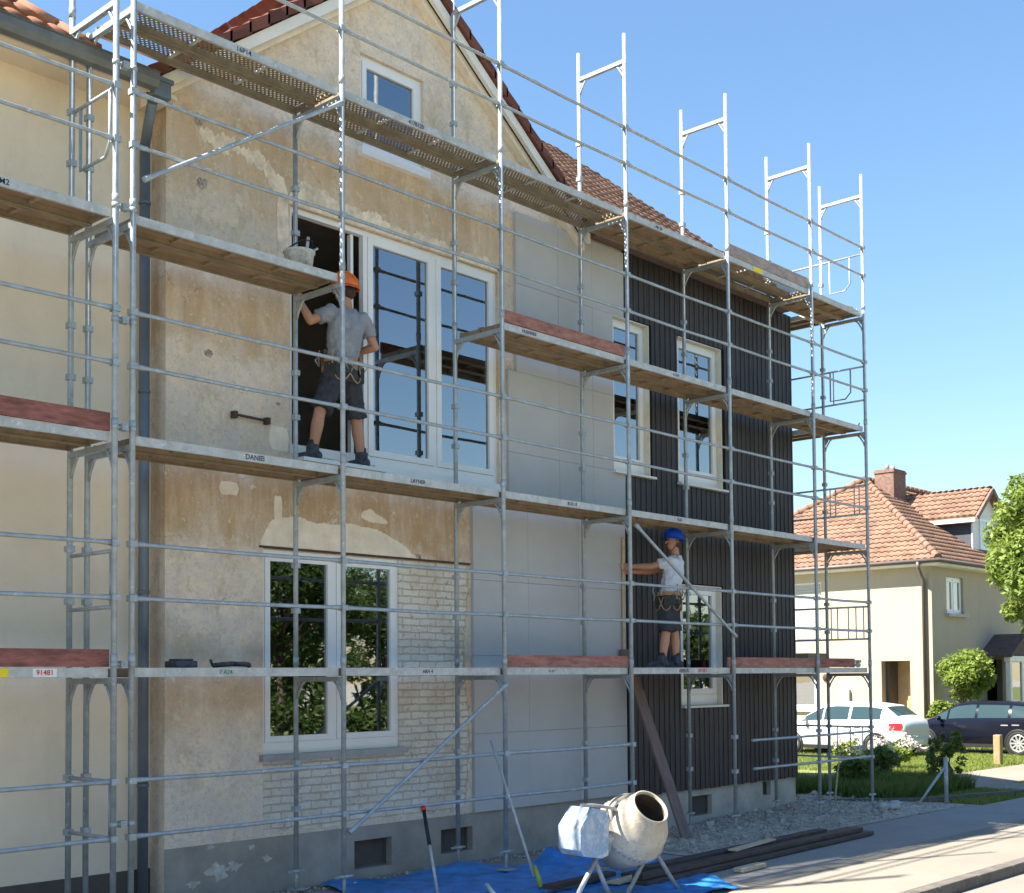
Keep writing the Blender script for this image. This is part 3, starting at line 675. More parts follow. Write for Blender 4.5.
tiles(m, (-4.2, 10.74, 8.10), (1, 0, 0), c40, 28, 16, .21, .32, lambda a, c: True)
lr_ = m.build('roof', 'tile_left', lh)
m = MB(); hd = Vector((-4.2, 4.2, 4.2 * t40)); hl = hd.length; n = 16
for k in range(n):
    p0 = Vector((6.0, 10.80, 8.13)) + hd * (k / n); p1 = Vector((6.0, 10.80, 8.15)) + hd * ((k + 1.1) / n); m.tube([p0, p1], [.10, .08], 8)
m.build('hip_tile', 'tile_left', lr_)

# ------------------------------------------------------------------ scaffolds
def standard(par, x, y, z0, z1, jack=True):
    m = MB(); m.tube([(x, y, z0), (x, y, z1)], PR, 10)
    for z in LV[1:]:
        if z0 < z < z1: m.tube([(x, y, z + .03), (x, y, z + .12)], PR + .005, 10)
        for dz in (.54, 1.03) if z == LV[1] else ():
            pass
    for lv in [.35] + LV[1:]:
        for dz in (.53, 1.02) if lv < 1 else (.61, 1.09):
            if z0 < lv + dz < z1: m.box(x - .035, x + .035, y - .036, y + .036, lv + dz - .028, lv + dz + .028)
    o = m.build('standard', 'zinc', par)
    if jack:
        j = MB(); j.tube([(x, y, .012), (x, y, z0 + .05)], .018, 8); j.tube([(x, y, z0 - .035), (x, y, z0 - .001)], .05, 10)
        j.bar((x - .11, y, z0 - .02), (x + .11, y, z0 - .02), .022, .02); j.box(x - .085, x + .085, y - .085, y + .085, .042, .052); j.build('base_jack', 'zinc', o)
    return o
def transom(par, x, z, y0=YO, y1=YI, gus=True):
    m = MB(); m.bar((x, y0, z), (x, y1, z), .05, .05)
    if gus:
        for (ya, s) in ((y0, 1), (y1, -1)):
            pts = [(x, ya + s * .026, z - .21), (x, ya + s * .045, z - .15), (x, ya + s * .11, z - .05), (x, ya + s * .15, z - .02)]
            m.tube(pts, .014, 6)
            pl = [(x, ya, z - .13), (x, ya + s * .04, z - .10), (x, ya + s * .08, z - .05), (x, ya + s * .10, z), (x, ya, z)]
            f = [(q[0] - .004, q[1], q[2]) for q in pl]; k = [(q[0] + .004, q[1], q[2]) for q in pl]; b0 = len(m.v); m.v += f + k
            m.face([b0 + i for i in range(5)]); m.face([b0 + 9 - i for i in range(5)])
            for i in range(5): m.face((b0 + i, b0 + 5 + i, b0 + 5 + (i + 1) % 5, b0 + (i + 1) % 5))
    return m.build('transom', 'zinc', par)
def rail(par, x0, x1, z, y=YO, over=None):
    m = MB(); a, b_ = x0 + .035, x1 - .035
    if over: a = over
    sg = random.uniform(-.004, .004)
    m.tube([(a, y, z), (a + .05, y, z), (a + .12, y, z), ((a + b_) / 2, y, z - .006 + sg), (b_ - .12, y, z), (b_ - .05, y, z), (b_, y, z)], [.027 if not over else .02, .025, .0195, .0195, .0195, .025, .027], 8)
    return m.build('guardrail', 'zinc', par)
def deck(par, x0, x1, z, kind, y0=YO + .035, y1=YI - .045, n=2, axis='x'):
    m = MB(); wdt = (y1 - y0 - .012 * (n - 1)) / n; a, b_ = x0 + .035, x1 - .035
    F = None if axis == 'x' else (lambda x, y, zz: (y, x, zz))
    for i in range(n):
        ya = y0 + i * (wdt + .012); yb = ya + wdt
        m.box(a, b_, ya, ya + .028, z - .082, z, 0 if i == 0 else 3, F); m.box(a, b_, yb - .028, yb, z - .082, z - .001, 3, F)
        m.box(a, b_, ya + .028, ya + .040, z - .082, z - .076, 3, F); m.box(a, b_, yb - .040, yb - .028, z - .082, z - .076, 3, F)
        for e0, e1 in ((a, a + .03), (b_ - .03, b_)): m.box(e0, e1, ya + .029, yb - .029, z - .07, z - .016, 3, F)
        if kind == 'perf':
            m.poly([F(*q) if F else q for q in ((a + .03, ya + .028, z - .008), (b_ - .03, ya + .028, z - .008), (b_ - .03, yb - .028, z - .008), (a + .03, yb - .028, z - .008))], 1)
            for t in (.33, .66): xx = a + (b_ - a) * t; m.box(xx - .02, xx + .02, ya + .029, yb - .029, z - .03, z - .012, 0, F)
        else:
            m.box(a + .031, b_ - .031, ya + .0285, yb - .0285, z - .015, z - .003, 1, F)
            for t in (.25, .5, .75): xx = a + (b_ - a) * t; m.box(xx - .018, xx + .018, ya + .029, yb - .029, z - .045, z - .016, 2, F)
    return m.build('deck', ['fascia', {'perf': 'perf', 'wood': 'wood', 'grey': 'wood_grey', 'solid': 'wood_grey'}[kind], 'wood_grey', {'perf': 'perf_rail', 'wood': 'wood_rail', 'grey': 'wood_rail'}[kind]], par)
def toe(par, x0, x1, z, mat, h=.15, y=YO + .055):
    m = MB(); m.box(x0 + .03, x1 - .03, y - .03, y, z + .008, z + h); return m.build('toe_board', mat, par)
def brace(par, p, q):
    m = MB(); p = Vector(p); q = Vector(q); d = (q - p).normalized()
    m.tube([p, p + d * .06, p + d * .14, q - d * .14, q - d * .06, q], [.028, .028, .021, .021, .028, .028], 8); return m.build('diagonal_brace', 'zinc', par)

sc = thing('scaffold', (12.8, YO, 0), 'long galvanised scaffold with four deck levels across the house under renovation', 'scaffold')
TOP = 10.70
for k in K:
    x = XP[k]
    standard(sc, x, YO, .27, TOP); standard(sc, x, YI, .25, LV[4] - .06 if k in 'BC' else TOP)
    for lv in (1, 2, 3, 4): transom(sc, x, LV[lv] - .115)
    if k in 'DEFGH': transom(sc, x, 10.33)
bays = list(zip(K, K[1:]))
kinds = {4: dict(B='perf', C='perf', D='perf', E='wood', F='perf', G='wood'), 3: dict(B='wood', D='grey', E='wood', F='wood', G='wood'),
         2: dict(B='grey', C='wood', D='wood', E='grey', F='wood', G='wood'), 1: dict(B='wood', C='grey', D='wood', E='wood', F='grey', G='wood')}
DK = {}
for a, b_ in bays:
    for lv in (1, 2, 3, 4):
        for dz in (.61, 1.09): rail(sc, XP[a], XP[b_], LV[lv] + dz)
        if a in kinds[lv]: DK[a, lv] = deck(sc, XP[a], XP[b_], LV[lv], kinds[lv][a])
    if a in 'BCD':
        for z in (.882, 1.372): rail(sc, XP[a], XP[b_], z)
rail(sc, XP['F'], XP['H'], 1.30, over=15.99); rail(sc, XP['F'], XP['H'], .885, over=16.02)
toe(sc, XP['D'], XP['E'], LV[3], 'toe_pink'); toe(sc, XP['D'], XP['E'], LV[1], 'toe_pink'); toe(sc, XP['F'] - .12, XP['G'] + .05, LV[1], 'toe_pink'); toe(sc, XP['G'] + .05, XP['H'] - .45, LV[1], 'toe'); toe(sc, XP['F'], XP['G'], LV[4], 'toe_grey', .17)
brace(sc, (6.02, YO - .05, 6.71), (8.30, YO - .05, 8.16)); brace(sc, (8.37, YO - .05, .69), (10.72, YO - .05, 2.17)); brace(sc, (13.20, YO - .05, 4.21), (15.53, YO - .05, 2.80))
# return round the right-hand corner of the house
YR = 13.2
for (x) in (XR + .12, XP['H']):
    standard(sc, x, YR, .25, LV[4] - .06)
for lv in (1, 2, 3, 4):
    m = MB(); m.bar((XR + .12, YR, LV[lv] - .115), (XP['H'], YR, LV[lv] - .115), .05, .05); m.build('transom', 'zinc', sc)
for lv in (2, 3, 4): deck(sc, YI - .02, YR, LV[lv] - .004, 'grey' if lv != 3 else 'wood', XR + .14, XP['H'] - .04, 2, 'y')
def end_guard(z, zt, zb, verts, x=XP['H'], y0=YO + .03, y1=YR, loop=None):
    m = MB(); m.tube([(x, y0, z + zt), (x, y1, z + zt)], .0165, 8)
    if zb: m.tube([(x, y0, z + zb), (x, y1, z + zb)], .0165, 8)
    for yy in verts: m.tube([(x, yy, z + zb), (x, yy, z + zt)], .011, 6)
    if loop:
        a, b_, zl = loop; m.tube([(x, a, z + zt), (x, a, z + zl + .1), (x, a + .1, z + zl), (x, b_, z + zl), (x, b_, z + zt)], .014, 8)
    m.build('end_guard', 'zinc', sc)
end_guard(LV[4], .98, None, [], y1=12.0, loop=(10.28, 10.66, .42)); end_guard(LV[3], 1.02, .45, [10.62], loop=(10.3, 10.68, .52))
end_guard(LV[2], 1.0, .52, [10.18, 10.27, 10.62, 10.72]); end_guard(LV[1], 1.02, .48, [10.14, 10.28, 10.42, 10.62, 10.74]); end_guard(.35, 1.02, .50, [10.2, 10.42, 10.66])
# claws and a scrap of timber on the end of the upper decks
for lv in (2, 3, 4):
    m = MB()
    for k in range(6):
        yy = 10.14 + k * .11; m.tube([(XP['H'] - .03, yy, LV[lv] - .03), (XP['H'] - .045, yy, LV[lv] + .05), (XP['H'] - .01, yy, LV[lv] + .065)], .012, 6)
    m.build('deck_claw', 'zinc', DK['G', lv])
# printed marks on the side planks
def mark(dk, x, z, txt, ink, size=.055, plate=None, w=.3):
    p = dk; y = YO + .0345
    if plate:
        m = MB(); m.box(x - w / 2, x + w / 2, y - .002, y + .001, z - .036, z + .036); p = m.build('sticker', plate, dk); y -= .0025
    if txt: lettering(p, txt, ink, size, (x, y - .001, z))
mz = -.042
mark(DK['B', 2], 7.28, LV[2] + mz, 'DANIEI', 'ink_dark', .07); mark(DK['C', 2], 9.42, LV[2] + mz, 'LAYNER', 'ink_dark', .06)
mark(DK['D', 2], 12.02, LV[2] + mz, 'RUX 19', 'ink_dark', .055); mark(DK['E', 2], 14.3, LV[2] + mz, 'RUX', 'ink_dark', .055)
mark(DK['B', 1], 6.95, LV[1] + mz, '7 A24', 'ink_green', .06); mark(DK['C', 1], 9.55, LV[1] + mz, 'ARH 4', 'ink_dark', .055)
mark(DK['D', 1], 11.6, LV[1] + mz, '2 1 4 7', 'ink_dark', .04); mark(DK['E', 1], 14.35, LV[1] + mz, 'ABRUS', 'ink_dark', .075); mark(DK['E', 1], 14.80, LV[1] + mz, 'SPORT', 'ink_red', .07)
mark(DK['C', 4], 9.42, LV[4] + mz, '4178120', 'ink_dark', .065); mark(DK['B', 4], 7.15, LV[4] + mz, '16P14', 'ink_dark', .07)
mark(DK['D', 3], 11.25, LV[3] + mz, 'HUENNEB', 'ink_dark', .055); mark(DK['E', 3], 14.25, LV[3] + mz, '4 2318', 'ink_dark', .05)
mark(DK['E', 4], 13.9, LV[4] + mz, 'AB 20', 'ink_dark', .06); mark(DK['F', 4], 16.4, LV[4] + mz, '', 'ink_dark', .05, 'sticker_yellow', .25)

ls = thing('scaffold', (4.6, YO, 0), 'separate galvanised scaffold bay before the cream house at the left edge', 'scaffold')
XA, XA0 = 5.772, 3.372
for x in (XA, XA0):
    standard(ls, x, YO, .27, TOP); standard(ls, x, YI, .25, TOP)
    for lv in (1, 2, 3, 4): transom(ls, x, LV[lv] - .115)
LD = {}
for lv in (1, 2, 3):
    for dz in (.61, 1.09): rail(ls, XA0, XA, LV[lv] + dz)
    LD[lv] = deck(ls, XA0, XA, LV[lv], {1: 'grey', 2: 'wood', 3: 'wood'}[lv])
for z in (.882, 1.372): rail(ls, XA0, XA, z)
toe(ls, XA0, XA, LV[1], 'toe', .16); toe(ls, XA0, XA, LV[2], 'toe', .17)
m = MB(); x = XA; z = LV[3]
m.tube([(x, YO + .03, z + 1.08), (x, YI - .03, z + 1.08)], .016, 8); m.tube([(x, YO + .10, z + 1.08), (x, YO + .10, z + .62), (x, YO + .18, z + .50), (x, YI - .16, z + .50), (x, YI - .16, z + 1.08)], .016, 8); m.build('end_guard', 'zinc', ls)
for z0 in (.35, LV[1]):
    m = MB()
    for dz in (.53, 1.02): m.tube([(x, YO + .03, z0 + dz), (x, YI - .03, z0 + dz)], .018, 8)
    m.tube([(x, YO + .06, z0 + .53), (x, YO + .06, z0 + 1.02)], .012, 6); m.build('end_guard', 'zinc', ls)
mark(LD[1], 5.16, LV[1] + mz, '91481', 'ink_red', .062, 'sticker_white', .21); mark(LD[1], 4.75, LV[1] + mz, '', 'ink_dark', .05, 'sticker_yellow', .19); mark(LD[3], 4.78, LV[3] + mz, 'M2', 'ink_dark', .07)
for z in (LV[1] + .03, LV[2] + .05, LV[3] + .02, 1.0, LV[3] + 1.3, LV[2] + 1.0):
    m = MB(); m.tube([(XA + .02, YO + .01, z), (XP['B'] - .02, YO + .01, z)], .016, 8); m.tube([(XA, YO, z - .022), (XA, YO, z + .022)], .034, 10); m.tube([(XP['B'], YO, z - .022), (XP['B'], YO, z + .022)], .034, 10); m.box((XA + XP['B']) / 2 - .03, (XA + XP['B']) / 2 + .03, YO - .035, YO + .03, z - .03, z + .03)
    m.tube([((XA + XP['B']) / 2, YO - .06, z), ((XA + XP['B']) / 2, YO + .05, z)], .012, 6)
    m.build('coupler', 'zinc', ls)

# ------------------------------------------------------------------ people
def hand(mb, wrist, d, palm_n, curl=.5, thumb_side=1):
    """palm plus four unequal bent fingers and a thumb; d = pointing direction, palm_n = direction the palm faces"""
    w = Vector(wrist); d = Vector(d).normalized(); pn = Vector(palm_n); pn = (pn - d * pn.dot(d)).normalized(); s = d.cross(pn).normalized() * thumb_side
    for k in range(4): mb.capsule(w + s * (.026 - .0175 * k) * .7, w + d * .088 + s * (.030 - .020 * k), .017, .013, 8)
    for k, l in enumerate((.070, .080, .074, .058)):
        b = w + d * .09 + s * (.030 - .020 * k); d1 = (d * math.cos(curl * .5) + pn * math.sin(curl * .5)); d2 = (d * math.cos(curl * 1.3) + pn * math.sin(curl * 1.3)); d3 = (d * math.cos(curl * 2.0) + pn * math.sin(curl * 2.0))
        p1 = b + d1 * l * .45; p2 = p1 + d2 * l * .32; p3 = p2 + d3 * l * .23
        mb.capsule(b, p1, .0105, .0098, 8); mb.capsule(p1, p2, .0098, .009, 8); mb.capsule(p2, p3, .009, .008, 8)
    t0 = w + d * .022 + s * .026; t1 = t0 + (d * .55 + s * .75 + pn * .25).normalized() * .045; t2 = t1 + (d * .85 + s * .3 + pn * .35).normalized() * .035
    mb.capsule(t0, t1, .015, .012, 8); mb.capsule(t1, t2, .012, .0095, 8)
def loft(mb, st, side, front, n=20):
    """st: list of (centre, half width, half depth)"""
    side = Vector(side).normalized(); front = Vector(front).normalized(); b = len(mb.v)
    for c, a, d in st:
        for j in range(n):
            t = 2 * math.pi * j / n; ct, stn = math.cos(t), math.sin(t)
            mb.v.append(tuple(Vector(c) + side * a * math.copysign(abs(ct) ** .85, ct) + front * d * math.copysign(abs(stn) ** .85, stn)))
    for i in range(len(st) - 1):
        for j in range(n):
            a0 = b + i * n + j; a1 = b + i * n + (j + 1) % n; mb.face((a0, a1, a1 + n, a0 + n), 0, True)
    mb.face([b + j for j in range(n)][::-1]); mb.face([b + (len(st) - 1) * n + j for j in range(n)])
def person(label, J, facing, side, look, mats, S_=1.0, headlean=(0, 0, 0)):
    """J: joints in world coordinates; facing = chest direction, side = to the person's right"""
    V = {k: Vector(v) for k, v in J.items()}; f = Vector(facing).normalized(); sd = Vector(side).normalized(); lk = Vector(look).normalized()
    V.update({k: v + Vector((mats.get('dx', 0), 0, 0)) for k, v in V.items() if k not in ('lh', 'rh', 'lp', 'rp', 'lt', 'rt')}); pel = V['pelvis']; ch = V['chest']; nk = V['neck']
    root = thing('person', tuple((V['la'] + V['ra']) / 2 - Vector((0, 0, .09 * S_))), label, 'person')
    up = Vector((0, 0, 1)); pel = V['pelvis']; ch = V['chest']; nk = V['neck']
    def torso(mb, inf=0., zb=0., top=True):
        ax = (ch - pel)
        st = [(pel - up * (.10 - zb) * S_, .155 * S_ + inf, .105 * S_ + inf), (pel, .17 * S_ + inf, .115 * S_ + inf), (pel + ax * .35, .155 * S_ + inf, .105 * S_ + inf), (pel + ax * .7, .175 * S_ + inf, .115 * S_ + inf),
              (ch, .195 * S_ + inf, .12 * S_ + inf), (ch + (nk - ch) * .55, .175 * S_ + inf, .095 * S_ + inf), (ch + (nk - ch) * .9, .095 * S_ + inf * .6, .07 * S_ + inf * .5)]
        loft(mb, st, sd, f)
    m = MB(); torso(m)
    m.capsule(nk - up * .08 * S_, nk + up * .06 * S_ + lk * .015, .062 * S_, .058 * S_)
    hc = nk + up * .165 * S_ + lk * .02 * S_ + Vector(headlean); hs = lk.cross(up).normalized()
    rot = Matrix((hs, lk, up)).transposed()
    m.ellip(hc + up * .015 * S_, (.077 * S_, .097 * S_, .115 * S_), rot=rot); m.ellip(hc + lk * .035 * S_ - up * .065 * S_, (.056 * S_, .062 * S_, .06 * S_), rot=rot)
    m.capsule(hc + lk * .09 * S_ + up * .005 * S_, hc + lk * .117 * S_ - up * .03 * S_, .010, .016)           # nose
    m.capsule(hc + lk * .094 * S_ - up * .062 * S_ - hs * .018, hc + lk * .094 * S_ - up * .062 * S_ + hs * .018, .010, .010)  # lips
    m.capsule(hc + lk * .078 * S_ + up * .03 * S_ - hs * .035, hc + lk * .078 * S_ + up * .03 * S_ + hs * .035, .016, .016)   # brow
    for q in (-1, 1): m.ellip(hc + hs * q * .08 * S_ - lk * .005, (.014, .024, .034), rot=rot)
    for a, sx in (('l', -1), ('r', 1)):
        sh, el, wr = V[a + 's'], V[a + 'e'], V[a + 'w']
        m.capsule(ch + (sh - ch) * .5, sh, .07 * S_, .062 * S_); m.capsule(sh, el, .056 * S_, .043 * S_); m.capsule(el, el + (wr - el) * .35, .044 * S_, .043 * S_); m.capsule(el + (wr - el) * .35, wr, .043 * S_, .028 * S_)
        hand(m, wr, V[a + 'h'], V[a + 'p'], J.get('curl', .6), sx if (V[a + 'h'].cross(V[a + 'p'])).dot(sd) < 0 else -sx)
        hp, kn, an = V[a + 'hip'], V[a + 'k'], V[a + 'a']
        m.capsule(hp, kn, .088 * S_, .058 * S_); m.capsule(kn, kn + (an - kn) * .3, .056 * S_, .062 * S_); m.capsule(kn + (an - kn) * .3, an, .062 * S_, .040 * S_)
        m.capsule(an - up * .03 * S_, an + V[a + 't'] * .16 * S_ - up * .05 * S_, .04 * S_, .032 * S_)
    body = m.build('body', mats['skin'], root, remesh=.0065)
    for q in (-1, 1):
        e = MB(); e.ellip(hc + lk * .089 * S_ + up * .008 * S_ + hs * q * .033, (.012, .009, .008), 8, 6, rot=rot); e.build('eye', 'eye', body)
    # t-shirt
    m = MB(); torso(m, .016, .04)
    for a in 'lr':
        sh, el = V[a + 's'], V[a + 'e']; m.capsule(ch + (sh - ch) * .45, sh, .085 * S_, .076 * S_); m.tube([sh, sh + (el - sh) * .3, sh + (el - sh) * .62], [.074 * S_, .072 * S_, .069 * S_], 14)
    m.build('shirt', mats['tee'], root, remesh=.010, fold=.035)
    # shorts
    m = MB(); loft(m, [(pel + up * .07 * S_, .170 * S_ + .008, .115 * S_ + .01), (pel, .185 * S_, .13 * S_), (pel - up * .13 * S_, .19 * S_, .135 * S_)], sd, f)
    for a in 'lr':
        hp, kn = V[a + 'hip'], V[a + 'k']; m.tube([hp + up * .02, hp + (kn - hp) * .3, hp + (kn - hp) * .7, hp + (kn - hp) * mats.get('short', .93)], [.115 * S_, .113 * S_, .106 * S_, .107 * S_], 16)
    m.build('shorts', 'shorts', root, remesh=.011, fold=.04)
    for a in 'lr':
        an, t = V[a + 'a'], V[a + 't'].normalized(); fl = an - up * .086 * S_
        b = MB(); b.tube([an + up * .07 * S_, an + up * .02 * S_, an - up * .03 * S_], [.062 * S_, .064 * S_, .064 * S_], 12)
        rr = Matrix((t.cross(up).normalized(), t, up)).transposed()
        b.ellip(an - t * .03 * S_ - up * .04 * S_, (.054 * S_, .07 * S_, .056 * S_), rot=rr); b.ellip(an + t * .08 * S_ - up * .045 * S_, (.056 * S_, .125 * S_, .048 * S_), rot=rr); b.ellip(an + t * .15 * S_ - up * .052 * S_, (.046 * S_, .06 * S_, .034 * S_), rot=rr)
        bo = b.build('boot', 'boot', root, remesh=.008, fold=.006)
        s = MB(); loft(s, [(fl + t * .06 * S_ - up * .004, .048 * S_, .148 * S_), (fl + t * .06 * S_ + up * .022, .049 * S_, .148 * S_)], t.cross(up), t); s.build('sole', 'sole', bo)
        k = MB(); k.tube([an + up * .05 * S_, an + up * .11 * S_], [.050 * S_, .048 * S_], 12); k.build('sock', 'pouch' , root)
    # tool belt with pouches
    m = MB(); loft(m, [(pel + up * .055 * S_, .186 * S_ + .012, .132 * S_ + .012), (pel + up * .11 * S_, .182 * S_ + .012, .128 * S_ + .012)], sd, f)
    belt = m.build('tool_belt', 'belt', root, bevel=.004)
    for (a, dz, w_, h_, dd) in ((100, -.05, .075, .17, .05), (200, -.03, .085, .15, .05), (330, -.06, .085, .18, .055), (250, -.02, .05, .12, .04)):
        d = sd * math.cos(R(a)) * .20 * S_ + f * math.sin(R(a)) * .145 * S_; c = pel + d + up * (.02 + dz); tn = d.normalized(); tg = up.cross(tn).normalized()
        m = MB(); m.hexa([c + tg * q * w_ + tn * r_ * dd * .5 + up * e * h_ * .5 for e in (-1, 1) for q, r_ in ((-1, -1), (1, -1), (1, 1), (-1, 1))])
        m.build('pouch', 'pouch', belt, bevel=.01)
    for i in range(16):
        a = random.uniform(90, 400); d = sd * math.cos(R(a)) * .235 * S_ + f * math.sin(R(a)) * .19 * S_; c = pel + d + up * random.uniform(-.02, .1)
        m = MB(); m.tube([c, c + up * .07 + d * random.uniform(-.2, .2), c + up * .12 + sd * random.uniform(-.05, .05)], .009, 6); m.build('hand_tool', ['zinc', 'belt'][i % 2], belt)
    for i in range(6):
        a0 = 90 + 52 * i; pts = []
        for q in range(7):
            a = a0 + q * 13; d = sd * math.cos(R(a)) * .215 * S_ + f * math.sin(R(a)) * .16 * S_; pts.append(pel + d + up * (.04 - .19 * math.sin(math.pi * q / 6)))
        m = MB(); m.tube(pts, .008, 6); m.build('strap', 'belt', belt)
    # helmet
    hh = hc + up * .045 * S_; m = MB(); n = 20; prof = []
    base = len(m.v); rings = [(0, 1.0), (20, .985), (40, .90), (58, .72), (74, .42), (86, .12)]
    for a, _ in rings:
        for j in range(n):
            t = 2 * math.pi * j / n; o = Vector((.118 * S_ * math.cos(R(a)) * math.cos(t), .142 * S_ * math.cos(R(a)) * math.sin(t), .135 * S_ * math.sin(R(a)))); m.v.append(tuple(hh + rot @ o))
    for i in range(len(rings) - 1):
        for j in range(n):
            a0 = base + i * n + j; a1 = base + i * n + (j + 1) % n; m.face((a0, a1, a1 + n, a0 + n), 0, True)
    m.face([base + (len(rings) - 1) * n + j for j in range(n)])
    # brim and ridges
    b0 = len(m.v)
    for j in range(n):
        t = 2 * math.pi * j / n; ext = .012 + .026 * max(0, math.sin(t)) ** 2
        for (e, dz) in ((-.006, 0), (ext, -.018), (ext, -.024), (-.006, -.012)):
            o = Vector(((.118 * S_ + e) * math.cos(t), (.142 * S_ + e) * math.sin(t), dz)); m.v.append(tuple(hh + rot @ o))
    for j in range(n):
        for q in range(4):
            a0 = b0 + j * 4 + q; a1 = b0 + j * 4 + (q + 1) % 4; c0 = b0 + ((j + 1) % n) * 4 + q; c1 = b0 + ((j + 1) % n) * 4 + (q + 1) % 4; m.face((a0, c0, c1, a1), 0, True)
    for q in (-.035, 0, .035):
        m.tube([hh + rot @ Vector((q * S_, .142 * S_ * math.cos(R(a)), .135 * S_ * math.sin(R(a)) + .002)) for a in (25, 50, 75, 90, 105, 130, 155)], .010, 6)
    hel = m.build('helmet', mats['helmet'], root)
    m = MB()
    for q in (-1, 1): m.tube([hh + hs * q * .105 * S_ - up * .01, hc + hs * q * .088 * S_ - up * .05 * S_, hc + lk * .05 * S_ - up * .125 * S_ + hs * q * .02], .006, 6)
    m.build('chin_strap', 'pouch', hel)
    m = MB(); m.ellip(hc - lk * .022 * S_ - up * .005, (.080 * S_, .085 * S_, .085 * S_), rot=rot); m.build('hair', 'hair', root)
    return root
# worker in the open window: back to the street, left arm up at the frame, right arm bent
zf = 4.625
person('worker in orange helmet, grey t-shirt and dark shorts reaching up in the open window', dict(
    pelvis=(8.97, 10.90, 5.66), chest=(9.03, 10.90, 6.17), neck=(9.07, 10.92, 6.40),
    ls=(8.82, 10.92, 6.30), le=(8.60, 10.98, 6.17), lw=(8.52, 11.06, 6.38), lh=(-.05, .25, .9), lp=(.3, .9, -.2),
    rs=(9.27, 10.89, 6.30), re=(9.46, 10.90, 6.02), rw=(9.36, 11.10, 5.97), rh=(-.4, .85, .1), rp=(0, .2, -1),
    lhip=(8.86, 10.90, 5.58), lk=(8.64, 10.88, 5.14), la=(8.585, 10.93, 4.715), lt=(-.45, .85, 0),
    rhip=(9.08, 10.90, 5.58), rk=(9.20, 10.92, 5.12), ra=(9.28, 10.93, 4.715), rt=(-.25, .95, 0)),
    (-.1, 1, 0), (1, .1, 0), (-.55, .8, .12), dict(skin='skin', tee='tee_grey', helmet='helmet_orange', short=.92, dx=.07), 1.14)
# worker on the first deck fixing a batten at the cladding edge
person('worker in blue helmet and white t-shirt on the lowest deck holding a batten', dict(
    pelvis=(14.42, 10.48, 3.30), chest=(14.57, 10.49, 3.75), neck=(14.64, 10.51, 3.965),
    ls=(14.41, 10.42, 3.85), le=(14.24, 10.65, 3.78), lw=(14.085, 10.90, 3.79), lh=(-.10, .35, .04), lp=(-.9, -.2, 0),
    rs=(14.74, 10.57, 3.85), re=(14.44, 10.80, 3.73), rw=(14.12, 10.94, 3.72), rh=(-.25, .9, 0), rp=(.9, .3, 0),
    lhip=(14.34, 10.44, 3.22), lk=(14.26, 10.42, 2.82), la=(14.19, 10.44, 2.45), lt=(-.75, .65, 0),
    rhip=(14.50, 10.52, 3.22), rk=(14.53, 10.46, 2.82), ra=(14.54, 10.45, 2.45), rt=(-.6, .8, 0)),
    (-.45, .9, 0), (.9, .45, 0), (-.86, .45, .1), dict(skin='skin', tee='tee_white', helmet='helmet_blue', short=.90, dx=.16), 1.08)

# ------------------------------------------------------------------ building-site things
mx = thing('cement_mixer', (10.45, 8.0, 0), 'cream cement mixer with white and blue motor housing on the blue tarpaulin', 'cement mixer')
dc = Vector((10.42, 8.0, .67)); ax = Vector((-.135, -.74, .66)).normalized()
m = MB(); m._lathe2(dc, ax, [(-.38, .0), (-.38, .20), (-.35, .25), (-.10, .345), (-.03, .355), (.0, .365), (.04, .365), (.06, .355), (.14, .345), (.20, .325), (.34, .225), (.385, .20), (.395, .205), (.41, .20), (.41, .185), (.38, .178)], 44, 0)
dr = m.build('drum', 'drum', mx)
m = MB(); m._lathe2(dc, ax, [(.40, .184), (.30, .23), (.10, .325), (-.05, .335), (-.30, .24), (-.35, .0)], 40, 0); m.build('drum_lining', 'drum_in', dr)
m = MB(); m._lathe2(dc, ax, [(-.02, .355), (-.02, .375), (.03, .375), (.03, .355)], 48, 0)
for k in range(40):
    t = 2 * math.pi * k / 40; a = ax.cross(Vector((0, 1, 0))).normalized(); b_ = ax.cross(a); d = a * math.cos(t) + b_ * math.sin(t); c = dc + d * .375 + ax * .005
    m.bar(c - ax * .02, c + ax * .02, .024, .014, d)
m.build('ring_gear', 'mixframe', dr)
m = MB()   # motor housing: chamfered sheet-metal box to the left of the drum
hx = [(9.50, .57), (9.55, .51), (9.82, .46), (9.93, .48), (9.95, .84), (9.88, .93), (9.68, .97), (9.50, .79)]
f = [(x, 7.90, z) for x, z in hx]; k = [(x + .04, 8.22, z) for x, z in hx]; n = len(hx); b0 = len(m.v); m.v += f + k
m.face([b0 + i for i in range(n)]); m.face([b0 + n + n - 1 - i for i in range(n)])
for i in range(n): j = (i + 1) % n; m.face((b0 + j, b0 + i, b0 + n + i, b0 + n + j))
hs_ = m.build('motor_housing', 'bluebox', mx, bevel=.007)
m = MB(); m.tube([(9.55, 7.93, 1.0), (9.75, 7.93, .985), (10.08, 7.95, .93), (10.2, 7.96, .85)], .018, 8); m.tube([(10.02, 7.98, .5), (10.1, 7.98, .75), (10.06, 7.98, .92), (10.16, 7.98, .98)], .022, 8); m.tube([(9.96, 7.98, .62), (10.2, 7.99, .66)], .05, 10); m.build('yoke', 'mixframe', mx)
for (p, q) in (((9.84, 7.98, .46), (9.40, 7.96, .012)), ((9.84, 8.02, .46), (10.09, 8.0, .012)), ((10.76, 8.0, .47), (10.36, 8.02, .012)), ((10.76, 7.98, .47), (11.04, 7.86, .012))):
    m = MB(); m.tube([p, q], .024, 8); m.box(q[0] - .05, q[0] + .05, q[1] - .05, q[1] + .05, .004, .016); m.build('leg', 'mixframe', mx)
